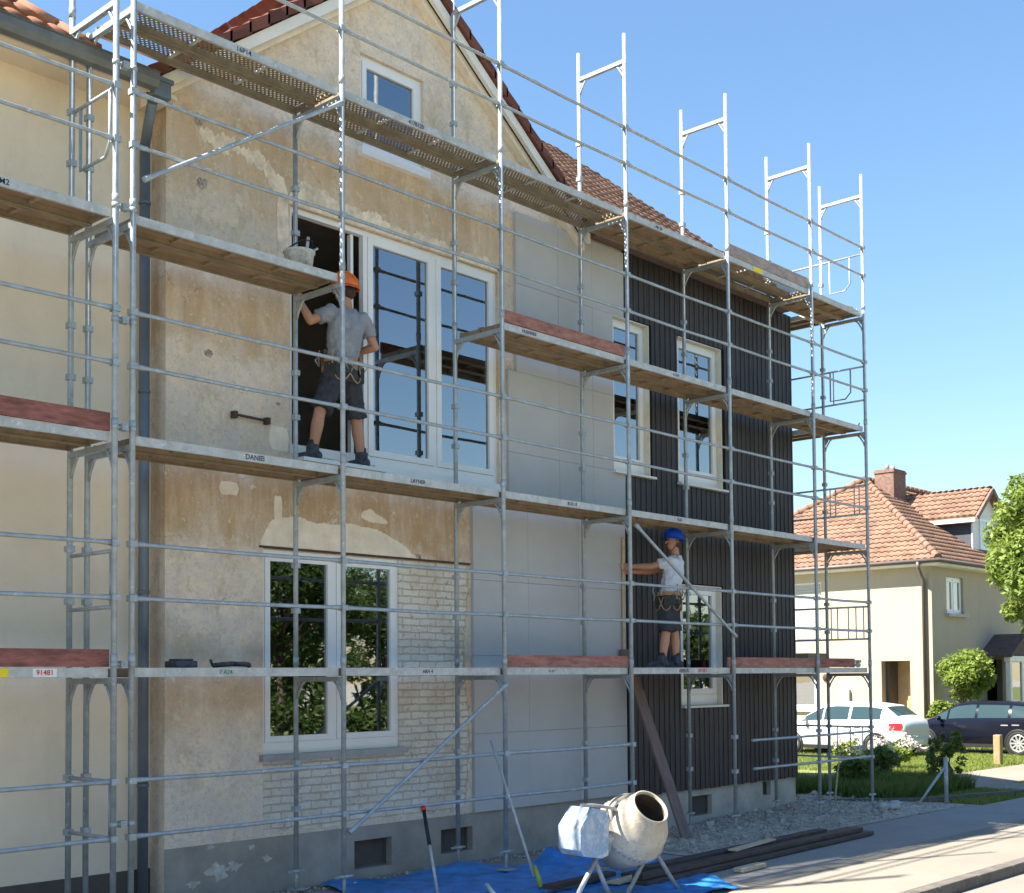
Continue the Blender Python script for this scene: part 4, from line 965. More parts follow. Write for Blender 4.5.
m = MB(); m.tube([(9.84, 8.0, .46), (10.1, 8.25, .30), (10.5, 8.25, .28), (10.76, 8.0, .47)], .022, 8); m.tube([(10.76, 8.0, .46), (10.80, 8.0, .66)], .026, 8); m.build('cradle', 'mixframe', mx)

# tarpaulin
m = MB(); nx, ny = 70, 56
def tz(x, y, u, v):
    e = min(u, 1 - u, v, 1 - v); s = .012 + .012 * math.sin(x * 9 + math.sin(y * 7) * 1.5) * math.sin(y * 6 + 1.3 * math.sin(x * 4)) + .010 * math.sin(x * 23 + y * 17) * math.sin(y * 19)
    return .006 + max(0, s) + (.035 * (1 - e / .06) * (.5 + .5 * math.sin(x * 5 + y * 3)) if e < .06 else 0) + .16 * math.exp(-((x - 11.62) ** 2 + (y - 10.15) ** 2) / .035) + .07 * math.exp(-((x - 10.6) ** 2 / .25 + (y - 10.55) ** 2 / .02))
P00, P10, P11, P01 = (8.1, 7.35), (11.55, 7.42), (12.75, 9.55), (8.75, 10.95)
Q = {}
for i in range(nx + 1):
    for j in range(ny + 1):
        u, v = i / nx, j / ny; x = (1 - u) * (1 - v) * P00[0] + u * (1 - v) * P10[0] + u * v * P11[0] + (1 - u) * v * P01[0]; y = (1 - u) * (1 - v) * P00[1] + u * (1 - v) * P10[1] + u * v * P11[1] + (1 - u) * v * P01[1]
        y += .05 * math.sin(x * 4.3) * v + .25 * v * math.sin(math.pi * u); Q[i, j] = len(m.v); m.v.append((x, y, tz(x, y, u, v)))
for i in range(nx):
    for j in range(ny): m.face((Q[i, j], Q[i + 1, j], Q[i + 1, j + 1], Q[i, j + 1]), 0, True)
tag(m.build('tarpaulin', 'tarp', None, (10.4, 9, 0)), 'wrinkled blue tarpaulin spread on the ground under the mixer', 'tarpaulin')

# boards
def plank(name, p, q, w_, h_, mat, label, cat='plank', group=None, up=(0, 0, 1), bev=.006):
    m = MB(); m.bar(p, q, w_, h_, up); return tag(m.build(name, mat, None, p, bevel=bev), label, cat, group)
gp = 'dark boards stacked on the pavement'
plank('timber_board', (10.95, 8.28, .035), (16.55, 8.52, .035), .16, .05, 'plank', 'front dark board of the low stack, flat on the pavement', 'board', gp)
plank('timber_board', (11.05, 8.48, .036), (16.1, 8.72, .036), .16, .05, 'plank', 'middle dark board at the bottom of the stack', 'board', gp)
plank('timber_board', (11.3, 8.74, .036), (16.8, 8.90, .036), .16, .05, 'plank', 'rearmost dark board of the bottom layer, nearest the rubble', 'board', gp)
plank('timber_board', (11.0, 8.36, .094), (16.4, 8.60, .094), .15, .055, 'plank', 'dark board lying topmost on the front of the stack', 'board', gp)
plank('timber_board', (11.5, 8.66, .095), (15.9, 8.88, .095), .15, .055, 'plank', 'dark board lying topmost on the rear of the stack', 'board', gp)
plank('timber_offcut', (13.15, 8.56, .138), (14.35, 8.74, .138), .12, .024, 'newwood', 'pale fresh timber offcut lying on the dark board stack', 'offcut')
plank('timber_offcut', (12.45, 8.03, .03), (13.0, 8.06, .03), .13, .05, 'newwood', 'pale timber block on the pavement in front of the dark boards', 'offcut')
plank('timber_board', (9.95, 8.72, .08), (11.1, 8.80, .08), .14, .05, 'plank', 'short dark board lying on the tarpaulin behind the mixer', 'board')
plank('timber_offcut', (10.75, 8.50, .05), (11.4, 8.58, .05), .16, .03, 'newwood', 'pale board end on the tarpaulin under the mixer drum', 'offcut')
plank('timber_board', (14.34, 10.05, .02), (14.20, 10.975, 2.62), .21, .035, 'plank_brown', 'wide brown board leaning against the house wall behind the scaffold', 'board', up=(0, 1, 0))
plank('batten', (14.20, 10.985, 2.37), (14.235, 11.00, 4.20), .05, .025, 'newwood', 'slim pale batten held upright by the worker in the blue helmet', 'batten', up=(0, 1, 0))

# broom, level rod and stub
br = thing('push_broom', (10.14, 9.0, 0), 'long pale broom handle with lime green socket leaning on the scaffold rail', 'broom')
m = MB(); m.tube([(10.17, 9.10, .12), (10.455, 9.995, 1.53)], .0165, 8); m.build('handle', 'fascia', br)
m = MB(); m.tube([(10.125, 8.96, -.0 + .03), (10.17, 9.10, .24)], [.03, .022], 8); m.build('socket', 'lime', br)
ro = thing('site_rod', (9.24, 9.3, 0), 'white and black rod with red tip standing on the tarpaulin', 'rod')
a = Vector((9.13, 9.5, .03)); b_ = Vector((9.40, 10.0, .87)); d = (b_ - a)
m = MB(); m.tube([a, a + d * .55], .017, 8); m.build('shaft', 'fascia', ro)
m = MB(); m.tube([a + d * .55, a + d * .95], .021, 8); m.build('grip', 'black', ro)
m = MB(); m.tube([a + d * .95, a + d * 1.0], .028, 8); m.build('tip', 'red_plastic', ro)
m = MB(); m.tube([(9.33, 8.85, .035), (9.62, 9.28, .09)], .022, 8); tag(m.build('pipe_offcut', 'sticker_white', None, (9.4, 9, 0)), 'short white pipe lying on the blue tarpaulin', 'pipe')

# bucket with trowel on the third deck
bk = thing('mortar_bucket', (8.24, 10.60, LV[3]), 'cement-splashed bucket with tools at the end of the upper left deck', 'bucket')
m = MB(); m._lathe2(Vector((8.22, 10.60, LV[3])), Vector((0, 0, 1)), [(0, .0), (.001, .12), (.30, .155), (.31, .17), (.33, .17), (.33, .15), (.27, .145), (.27, 0)], 24, 0); m.build('pail', 'bucket', bk)
m = MB(); m.tube([(8.22 - .165, 10.60, LV[3] + .32), (8.14, 10.45, LV[3] + .40), (8.25, 10.42, LV[3] + .41), (8.385, 10.60, LV[3] + .32)], .008, 6); m.build('handle', 'black', bk)
m = MB(); m.tube([(8.30, 10.6, LV[3] + .2), (8.31, 10.56, LV[3] + .5)], .017, 8); m.tube([(8.12, 10.62, LV[3] + .2), (8.42, 10.54, LV[3] + .40)], .012, 8); m.build('trowel', 'fascia', bk)
# things lying on the lowest deck
m = MB(); m.box(6.47, 6.70, 10.16, 10.36, LV[1] + .002, LV[1] + .065); m.box(6.50, 6.67, 10.18, 10.34, LV[1] + .065, LV[1] + .085); tag(m.build('tool_case', 'boot', None, (6.6, 10.3, LV[1]), bevel=.012), 'flat dark tool case on the lowest deck near the downpipe', 'tool case')
m = MB(); pts = [(6.92 + .042 * k, 10.24 + .05 * math.sin(k * 1.3), LV[1] + .018 + .022 * math.sin(math.pi * k / 11)) for k in range(12)]; m.tube(pts, [.010] + [.024] * 10 + [.008], 8); m.tube([(6.91, 10.23, LV[1] + .02), (6.87, 10.21, LV[1] + .075)], .014, 8); tag(m.build('cloth_bundle', 'boot', None, (7.1, 10.3, LV[1])), 'dark cloth bundle lying on the lowest deck beside the tool case', 'cloth')
m = MB()
for k, (x, y) in enumerate(((19.28, 10.20), (19.42, 10.22), (19.54, 10.19), (19.35, 10.32))):
    m.tube([(x, y, LV[1] + .045), (x + .06, y + .05, LV[1] + .05)], .042, 10); m.box(x - .02, x + .05, y - .03, y + .05, LV[1] + .08, LV[1] + .13)
tag(m.build('coupler_pile', 'fascia', None, (19.4, 10.2, LV[1])), 'small pile of steel couplers at the right end of the lowest deck', 'couplers')
m = MB(); m.box(18.35, 18.95, 10.45, 10.7, LV[1] + .002, LV[1] + .24); tag(m.build('tool_crate', 'wood_grey', None, (18.6, 10.5, LV[1]), bevel=.01), 'brown box on the lowest deck at the right corner', 'box')
plank('timber_offcut', (19.30, 10.3, LV[4] + .045), (19.56, 10.22, LV[4] + .045), .12, .085, 'newwood', 'pale timber block on the top deck at the right end', 'offcut')

# rubble
v = []
def stones(n, fx, smin, smax):
    out = []
    for _ in range(n):
        x, y, z = fx(); s = smin + (smax - smin) * random.random() ** 3; q = Matrix.Rotation(random.uniform(0, 6.28), 3, Vector((random.uniform(-1, 1), random.uniform(-1, 1), random.uniform(-1, 1))).normalized())
        c = [q @ Vector((a * s * random.uniform(.5, 1), b_ * s * random.uniform(.4, 1), d * s * random.uniform(.3, .7))) + Vector((x, y, z)) for a, b_, d in ((-1, -1, -1), (1, -1, -1), (1, 1, -1), (-1, 1, -1), (-1, -1, 1), (1, -1, 1), (1, 1, 1), (-1, 1, 1))]
        for f_ in ((3, 2, 1, 0), (4, 5, 6, 7), (0, 1, 5, 4), (1, 2, 6, 5), (2, 3, 7, 6), (3, 0, 4, 7)): out += [tuple(c[k]) for k in f_]
    return out
def hm(x, y):
    t = max(0, min(1, (y - 9.25) / 1.2)); return .11 * t * (.6 + .4 * math.sin(x * 2.1) * math.sin(y * 3 + x)) * max(0, min(1, (x - 13.3) / 1.2)) * max(0, min(1, (21.3 - x) / 1.0))
def fx():
    while True:
        x = random.uniform(13.4, 21.2); y = random.uniform(9.15, 11.0 if x < 19 else 12.4)
        if random.random() < .25 + .75 * min(1, (y - 9.1) / .7): return x, y, hm(x, y) + .005
def fx2(): x = random.uniform(7.0, 13.6); return x, random.uniform(10.75, 11.0), .008
tag(np_mesh('rubble', stones(5200, fx, .008, .030) + stones(160, fx, .03, .085) + stones(500, fx2, .008, .03), 4, 'stone', None, (17, 10, 0)), 'loose grey rubble along the foot of the wall', 'rubble', None, 'stuff')
m = MB(); nx, ny = 60, 26; q = {}
for i in range(nx + 1):
    for j in range(ny + 1):
        x = 13.2 + 8.2 * i / nx; y = 9.15 + 3.3 * j / ny; q[i, j] = len(m.v); m.v.append((x, y, hm(x, y) + .0 + random.uniform(0, .006)))
for i in range(nx):
    for j in range(ny):
        if 13.2 + 8.2 * (i + 1) / nx < 19.0 and 9.15 + 3.3 * (j + 1) / ny > 11.14: continue
        m.face((q[i, j], q[i + 1, j], q[i + 1, j + 1], q[i, j + 1]), 0, True)
tag(m.build('dirt', 'dirt', None), kind='structure')
for (x, y, s, lb) in ((19.55, 9.72, .16, 'pale broken concrete lump beside the right-hand scaffold foot'), (20.2, 9.9, .12, 'smaller concrete lump right of the pale one near the hedge')):
    m = MB()
    for k in range(5): m.ellip((x + random.uniform(-s, s), y + random.uniform(-s, s) * .6, hm(x, y) + s * .3), (s * random.uniform(.4, .7), s * random.uniform(.4, .7), s * random.uniform(.3, .5)), 7, 5)
    tag(m.build('concrete_lump', 'concrete', None, (x, y, 0), remesh=.03), lb, 'concrete')

# ------------------------------------------------------------------ foliage
def leaves(centers, radii, n, size, flat=.6, squash=1.0, shell=.0):
    centers = np.array(centers, float); radii = np.array(radii, float)
    w_ = radii ** 2; idx = rng.choice(len(centers), n, p=w_ / w_.sum())
    d = rng.normal(size=(n, 3)); d /= np.linalg.norm(d, axis=1)[:, None]
    rad = (shell + (1 - shell) * rng.random(n)) ** .45; p = centers[idx] + d * (radii[idx] * rad)[:, None] * np.array([1, 1, squash])
    nrm = d * .7 + rng.normal(size=(n, 3)) * .6 + np.array([0, 0, flat]); nrm /= np.linalg.norm(nrm, axis=1)[:, None]
    t = np.cross(nrm, rng.normal(size=(n, 3))); t /= np.linalg.norm(t, axis=1)[:, None]; b = np.cross(nrm, t)
    s = (size * rng.uniform(.6, 1.35, n))[:, None]
    q = np.stack([p - t * s, p + b * s * .48 + t * s * .1 - nrm * s * .12, p + t * s * 1.05, p - b * s * .48 + t * s * .1 - nrm * s * .12], 1)
    return q.reshape(-1, 3)
def clumps(c, R_, n, r0, r1, squash=1.0):
    cs, rs = [], []
    for _ in range(n):
        d = rng.normal(size=3); d /= np.linalg.norm(d); k = rng.random() ** .4
        cs.append((c[0] + d[0] * R_ * k, c[1] + d[1] * R_ * k, c[2] + d[2] * R_ * k * squash)); rs.append(rng.uniform(r0, r1))
    return cs, rs
def tree(name, base, hgt, crown_c, R_, ncl, nleaf, lsize, mat, label, cat='tree', group=None, sq=1.1, cl=(.35, .8), tr=.14):
    t = thing(name, base, label, cat, group); cs, rs = clumps(crown_c, R_, ncl, *cl, squash=sq)
    m = MB(); top = Vector(crown_c); b = Vector(base)
    m.tube([b, b + (top - b) * .4 + Vector((.05, .03, 0)), top - Vector((0, 0, R_ * .2)), top + Vector((.1, 0, R_ * .5))], [tr, tr * .75, tr * .5, tr * .15], 10)
    for i in range(0, len(cs), max(1, len(cs) // 14)):
        c = Vector(cs[i]); st = b + (top - b) * random.uniform(.5, .95); m.tube([st, (st + c) / 2 + Vector((0, 0, .15)), c], [tr * .35, tr * .2, tr * .08], 6)
    m.build('trunk', 'bark', t); np_mesh('crown', leaves(cs, rs, nleaf, lsize), 4, mat, t); return t
tree('maple_tree', (31.3, 9.55, 0), 8, (31.3, 9.55, 5.1), 2.85, 170, 86000, .074, 'leaf', 'bright green leafy tree at the right edge in front of the neighbour', sq=1.32, cl=(.24, .62))
def bush(name, x, y, z0, r, n, size, mat, label, group=None, sq=1.0, stem=True, ncl=20, cr=(.16, .36), cat='shrub'):
    t = thing(name, (x, y, 0), label, cat, group); cs, rs = clumps((x, y, z0), r * .72, ncl, r * cr[0], r * cr[1], sq)
    np_mesh('foliage', leaves(cs, rs, n, size, squash=sq), 4, mat, t)
    if stem:
        m = MB()
        for k in range(4): m.tube([(x + random.uniform(-.08, .08), y + random.uniform(-.08, .08), 0), (x + random.uniform(-.2, .2) * r, y + random.uniform(-.2, .2) * r, z0 * .6), (x + random.uniform(-.5, .5) * r, y + random.uniform(-.5, .5) * r, z0)], [.035, .025, .012], 6)
        m.build('stem', 'bark', t)
    return t
bush('topiary_bush', 37.8, 16.15, 2.2, .95, 7000, .07, 'leaf_box', 'round clipped green bush in front of the cream neighbour house', sq=.9, ncl=34, cr=(.28, .48))
bush('shrub', 38.0, 17.0, .9, .6, 1500, .07, 'leaf_box', 'low light green shrub under the round clipped bush', sq=1.1)
bush('shrub', 23.7, 10.55, .66, .50, 1100, .055, 'leaf_dark', 'taller dark twiggy shrub beside the grey post', sq=1.25, ncl=34, cr=(.10, .24))
bush('shrub', 22.2, 11.6, .42, .48, 1500, .06, 'leaf_dark', 'low dark green shrub nearest the house corner', 'shrubs in the shaded bed', .75, ncl=30, cr=(.12, .28))
bush('shrub', 24.0, 12.0, .55, .5, 900, .06, 'leaf_dark', 'dark green shrub left of the twiggy shrub', 'shrubs in the shaded bed', .75, ncl=30, cr=(.12, .28))
bush('flowering_shrub', 25.3, 15.3, .45, .5, 700, .055, 'leaf_box', 'flowering shrub behind the scaffold foot, first of the flower row', 'flowering shrubs before the white car', .75, ncl=30, cr=(.12, .28))
FL = [(23.9, 15.6), (24.9, 12.6), (27.4, 14.6), (28.6, 14.0)]
for i, (x, y) in enumerate(FL):
    bush('flowering_shrub', x, y, .42, .5, 700, .055, 'leaf_box', ['flowering shrub furthest left in the row before the white car', 'flowering shrub low in front of the row, nearest the dark bed', 'flowering shrub below the white car tail lamp', 'flowering shrub at the right end of the row by the dark car wheel'][i], 'flowering shrubs before the white car', .75, ncl=30, cr=(.12, .28))
ps = []
for (x, y) in FL + [(25.3, 15.3)]:
    c, r = clumps((x, y, .62), .5, 10, .1, .2, .6); ps.append(leaves(c, r, 260, .045))
tag(np_mesh('flower_blossom', np.concatenate(ps), 4, 'petal', None, (26, 14, 0)), 'pale pink blossoms scattered over the flowering shrubs', 'blossoms', None, 'stuff')
# grass and ground-cover blades
def blades(n, areas, h0, h1, w_):
    a = np.array([(x1 - x0) * (y1 - y0) * k for x0, x1, y0, y1, k in areas]); idx = rng.choice(len(areas), n, p=a / a.sum()); A = np.array([q[:4] for q in areas])[idx]
    x = A[:, 0] + (A[:, 1] - A[:, 0]) * rng.random(n); y = A[:, 2] + (A[:, 3] - A[:, 2]) * rng.random(n); h = rng.uniform(h0, h1, n); th = rng.uniform(0, 6.28, n); ln = rng.normal(size=(n, 2)) * (h * .35)[:, None]
    dx, dy = np.cos(th) * w_, np.sin(th) * w_; z = np.full(n, -.03)
    return np.stack([np.stack([x - dx, y - dy, z], 1), np.stack([x + dx, y + dy, z], 1), np.stack([x + ln[:, 0], y + ln[:, 1], z + h], 1)], 1).reshape(-1, 3)
tag(np_mesh('grass', blades(70000, [(21.55, 24.5, 9.0, 10.2, 2.5), (27.1, 34.8, 12.2, 20, 1.6), (31.6, 34.8, 9.0, 12.1, 1), (26.3, 31.5, 9.0, 10.2, 1.2), (37.2, 46, 9, 16.5, .4)], .04, .11, .012), 3, 'grass', None, (25, 10, 0)), 'short lawn grass on the verge', 'grass', None, 'stuff')
tag(np_mesh('ground_cover', blades(20000, [(21.0, 24.4, 10.3, 12.4, 1), (20.2, 22.5, 12.3, 15, .8)], .14, .42, .018), 3, 'leaf_dark', None, (22, 11, 0)), 'dense dark strap-leaved ground cover in the shaded bed', 'ground cover', None, 'stuff')
g = MB(); x = 19.9
g.bar((19.9, 11.3, .03), (21.35, 9.9, .03), .10, .10); g.bar((21.35, 9.9, .03), (24.6, 8.98, .03), .10, .10); tag(g.build('bed_edging', 'kerb', None), kind='structure')
g = MB(); g.poly([(20.0, 11.4, .012), (21.35, 10.0, .012), (24.5, 9.9, .012), (24.5, 12.38, .012), (22.55, 12.38, .012), (22.55, 15, .012), (20.0, 15, .012)]); tag(g.build('bed_soil', 'soil', None), kind='structure')
# posts
x = XP['G']; m = MB(); m.tube([(x, YO, .001), (x, YO, .04)], [.23, .21], 16); tag(m.build('sole_pad', 'mixframe', None, (x, YO, 0)), 'round pad under the scaffold foot nearest the dark boards', 'pad')
po = thing('fence_post', (21.3, 9.5, 0), 'grey steel post with a slanting stay at the corner of the bed', 'post')
m = MB(); m.tube([(21.3, 9.5, 0), (21.3, 9.5, .80)], .035, 10); m.build('post', 'zinc', po); m = MB(); m.tube([(21.3, 9.5, .66), (20.75, 9.75, .02)], .022, 8); m.build('stay', 'zinc', po)
m = MB(); m.box(30.95, 31.14, 12.42, 12.6, 0, .74); tag(m.build('bollard', 'postwood', None, (31.05, 12.5, 0), bevel=.03), 'weathered wooden bollard on the sunny grass before the dark car', 'bollard')
m = MB(); m.tube([(20.05, 10.95, 0), (20.10, 10.92, .5), (20.2, 10.9, .95)], [.02, .016, .01], 6); tag(m.build('garden_stake', 'newwood', None, (20.1, 10.9, 0)), 'thin crooked garden stake beside the house corner', 'stake')

# ------------------------------------------------------------------ neighbour house
NX, NY = 37.80, 17.20
nh = thing('villa', (45, 22, 0), 'cream house with hipped terracotta roof, chimney and dormer across the side street', 'house')
LX = lambda a, d, z: (NX + d, a, z)      # street-side flank faces -X
FY = lambda a, d, z: (a, NY + d, z)
EZ = 5.72; D2 = 8.9
wz = [(21.0, 22.06, 3.35, 5.3), (21.2, 22.4, 1.1, 2.35), (17.95, 18.92, -.0, 2.66)]
m = MB(); holes_panel(m, NY, NY + D2, -.1, EZ, 0, .2, wz, fn=lambda a, d, z: (NX + d, a, z), rim=False)
fw_ = [(38.88, 40.15, 4.15, 5.32), (41.9, 43.2, .3, 2.7)]
holes_panel(m, NX, 60, -.1, EZ, 0, .2, fw_, fn=FY, rim=False); m.poly([(NX, NY + D2, 0), (60, NY + D2, 0), (60, NY + D2, EZ), (NX, NY + D2, EZ)]); m.build('wall', 'stucco_far', nh)
w_ = window(nh, 38.88, 40.15, 4.15, 5.32, .08, [39.5], fn=FY, fw=.07, sw=.07, sill=(.22, .10, .12, 'concrete'), label='upper window on the shaded front')
w_ = window(nh, 21.0, 22.06, 3.35, 5.3, .06, [], fn=LX, fw=.07, sw=.07); s = MB()
for k in range(20): s.box(21.07, 21.99, .03, .05, 3.45 + k * .09, 3.53 + k * .09, 0, LX)
s.build('blind', 'shutter', w_)
window(nh, 21.2, 22.4, 1.1, 2.35, .06, [], fn=LX, fw=.07, sw=.07, sill=(.15, .08, .1, 'concrete'))
m = MB(); m.box(17.5, 19.4, .9, 1.0, 0, 3.0, 0, LX); m.box(17.95 - .1, 17.94, .2, .9, 0, 3, 0, LX); m.box(18.93, 19.03, .2, .9, 0, 3, 0, LX); m.box(17.9, 19.0, .2, .95, 2.68, 2.75, 0, LX); rc = m.build('porch_recess', 'tan', nh)
m = MB(); m.box(18.0, 18.42, .80, .895, 0, 2.35, 0, LX); dd = m.build('door', 'varnish', nh); m = MB(); m.ellip((NX + .77, 18.32, 1.05), (.03, .03, .03), 8, 6); m.ellip((NX + .77, 18.2, 1.5), (.05, .05, .05), 8, 6); m.build('handle', 'rust', dd)
m = MB(); m.box(20.0, 20.32, -.12, 0, 1.25, 1.75, 0, LX); m.build('meter_box', 'shutter', nh)
m = MB(); m.ellip((NX - .03, 20.9, 2.15), (.06, .1, .12), 8, 6); m.build('wall_lamp', 'rust', nh)
# roof
OV = .42; x0, y0, y1 = NX - OV, NY - OV, NY + D2 + OV; W2 = (y1 - y0) / 2; xa = x0 + W2; ya = y0 + W2; hp = 9.22 - 5.75; zE = 5.75; zA = zE + hp
m = MB(); xr = 60.5
m.poly([(x0, y1, zE), (x0, y0, zE), (xa, ya, zA)]); m.poly([(x0, y0, zE), (xr, y0, zE), (xr, ya, zA), (xa, ya, zA)]); m.poly([(xr, y1, zE), (x0, y1, zE), (xa, ya, zA), (xr, ya, zA)])
pit = math.atan2(hp, W2); cp, sp_ = math.cos(pit), math.sin(pit)
tiles(m, (x0, y1, zE), (0, -1, 0), (cp, 0, sp_), int(2 * W2 / .22), int(W2 / cp / .30), .22, .30, lambda a, c: c * cp < a < 2 * W2 - c * cp, .05)
tiles(m, (x0, y0, zE), (1, 0, 0), (0, cp, sp_), int(20 / .22), int(W2 / cp / .30), .22, .30, lambda a, c: a > c * cp, .05)
nr = m.build('roof', 'tile_far', nh)
m = MB()
for (ha, hb) in (((x0, y0, zE), (xa, ya, zA)), ((x0, y1, zE), (xa, ya, zA)), ((xa, ya, zA), (xr, ya, zA))):
    ha, hb = Vector(ha) + Vector((0, 0, .06)), Vector(hb) + Vector((0, 0, .06)); n = int((hb - ha).length / .38)
    for k in range(n): m.tube([ha + (hb - ha) * (k / n), ha + (hb - ha) * ((k + 1.12) / n)], [.13, .10], 8)
m.build('hip_tile', 'tile_far', nr)
m = MB(); m.box(x0 + .02, xr, y0 + .02, NY + .05, zE - .16, zE - .02); m.box(x0 + .02, NX + .05, NY + .05, y1, zE - .16, zE - .02); m.build('soffit', 'white_trim', nr)
m = MB(); m.tube([(x0 - .05, y1, zE - .03), (x0 - .05, y0 - .05, zE - .03), (xr, y0 - .05, zE - .03)], .07, 8); m.build('gutter', 'pipe_dark', nr)
m = MB(); px, py = NX - .09, NY + .22
m.tube([(x0 - .03, py, zE - .05), (x0 - .03, py, zE - .22), (px, py, zE - .62), (px, py, .05)], .06, 10); m.build('downpipe', 'pipe_dark', nh)
ch = MB(); cx, cy = 42.6, 20.9; ch.box(cx - .36, cx + .60, cy - .36, cy + .36, 7.9, 9.55); ch.box(cx - .39, cx + .63, cy - .39, cy + .39, 9.42, 9.50); co = ch.build('chimney', 'brickred', nr)
ch = MB(); [ch.tube([(cx + q, cy, 9.55), (cx + q, cy, 9.75)], .08, 8) for q in (-.1, .34)]; ch.box(cx - .42, cx + .66, cy - .42, cy + .42, 8.0, 8.45); ch.build('flashing', 'lead', co)
# dormer
dx0, dx1, dy, dz0, dz1, dzr = 42.2, 44.55, 17.75, 6.45, 7.66, 8.62
m = MB(); m.box(dx0, dx1, dy, dy + 3.2, dz0 - .4, dz1); do = m.build('dormer', 'slate', nh)
m = MB(); m.box(dx0 - .02, dx1 + .02, dy - .05, dy - .003, dz0 - .3, dz1); m.poly([(dx0, dy - .02, dz1), (dx1, dy - .02, dz1), ((dx0 + dx1) / 2, dy - .02, dzr - .1)]); m.build('gable_panel', 'white_trim', do)
dwm = MB(); DF = lambda a, d, z: (a, dy + d, z); frame_ring(dwm, 42.72, 44.05, dz0 + .02, dz1 - .12, .09, -.10, -.052, DF); dwm.box(43.33, 43.43, dy - .10, dy - .052, dz0 + .1, dz1 - .2); dwo = dwm.build('window', 'white', do)
m = MB(); m.box(42.81, 43.33, -.075, -.055, dz0 + .11, dz1 - .21, 0, DF); m.box(43.43, 43.96, -.075, -.055, dz0 + .11, dz1 - .21, 0, DF)
pn = M['glass']; m.build('pane', 'glass', do)
m = MB(); mxx = (dx0 + dx1) / 2; hw = (dx1 - dx0) / 2 + .18; sl = (dzr - dz1 + .1) / hw
for sgn in (-1, 1):
    xe = mxx + sgn * hw; q = [(xe, dy - .3, dz1 - .12), (mxx, dy - .3, dzr - .02), (mxx, dy + 4.2, dzr - .02), (xe, dy + 4.2, dz1 - .12)]
    m.hexa([(a, b_, z - .08) for a, b_, z in (q if sgn < 0 else q[::-1])] + [(a, b_, z) for a, b_, z in (q if sgn < 0 else q[::-1])])
    u = (0, 1, 0) if sgn > 0 else (0, -1, 0); o = (xe, dy - .3, dz1 - .11) if sgn > 0 else (xe, dy + 4.2, dz1 - .11)
    tiles(m, o, u, (-sgn, 0, sl), 20, int(hw * math.hypot(1, sl) / .30 + .5), .22, .30, lambda a, c: True, .05)
m.build('roof', 'tile_far', do)
m = MB(); m.bar((mxx - hw, dy - .31, dz1 - .17), (mxx, dy - .31, dzr - .05), .04, .14); m.bar((mxx + hw, dy - .31, dz1 - .17), (mxx, dy - .31, dzr - .05), .04, .14); m.build('barge_board', 'plank_brown', do)
m = MB(); m.bar((mxx - hw + .05, dy - .25, dz1 - .24), (mxx - hw + .05, dy + 3.3, dz1 - .24), .3, .13); m.build('eave_board', 'white_trim', do)
# front porch
m = MB()
for sgn in (-1, 1):
    q = [(42.6 + sgn * 1.35, NY - 1.1, 2.85), (42.6, NY - 1.1, 3.55), (42.6, NY + .05, 3.55), (42.6 + sgn * 1.35, NY + .05, 2.85)]
    q = q if sgn < 0 else q[::-1]; m.hexa([(a, b_, z - .09) for a, b_, z in q] + q)
m.poly([(41.3, NY - .9, 2.82), (43.9, NY - .9, 2.82), (42.6, NY - .9, 3.46)]); po_ = m.build('porch_roof', 'porch_tile', nh)
m = MB(); m.box(41.35, 41.5, NY - 1.0, NY - .85, 0, 2.8); m.box(43.7, 43.85, NY - 1.0, NY - .85, 0, 2.8); m.box(41.3, 43.9, NY - 1.02, NY - .83, 2.62, 2.8); m.box(42.35, 42.5, NY - 1.0, NY - .9, 0, 2.62); m.build('porch_frame', 'white_trim', nh)
m = MB(); m.box(41.5, 42.35, NY - .96, NY - .94, .3, 2.6); m.box(42.5, 43.7, NY - .96, NY - .94, .3, 2.6); m.build('porch_glazing', 'glass', nh)
m = MB(); m.box(38.1, 59, NY + 1.6, NY + 1.7, 0, 5.6); m.box(NX + 1.3, NX + 1.4, NY + 2.0, NY + D2, 0, 5.6); m.build('interior_wall', 'dim', nh)

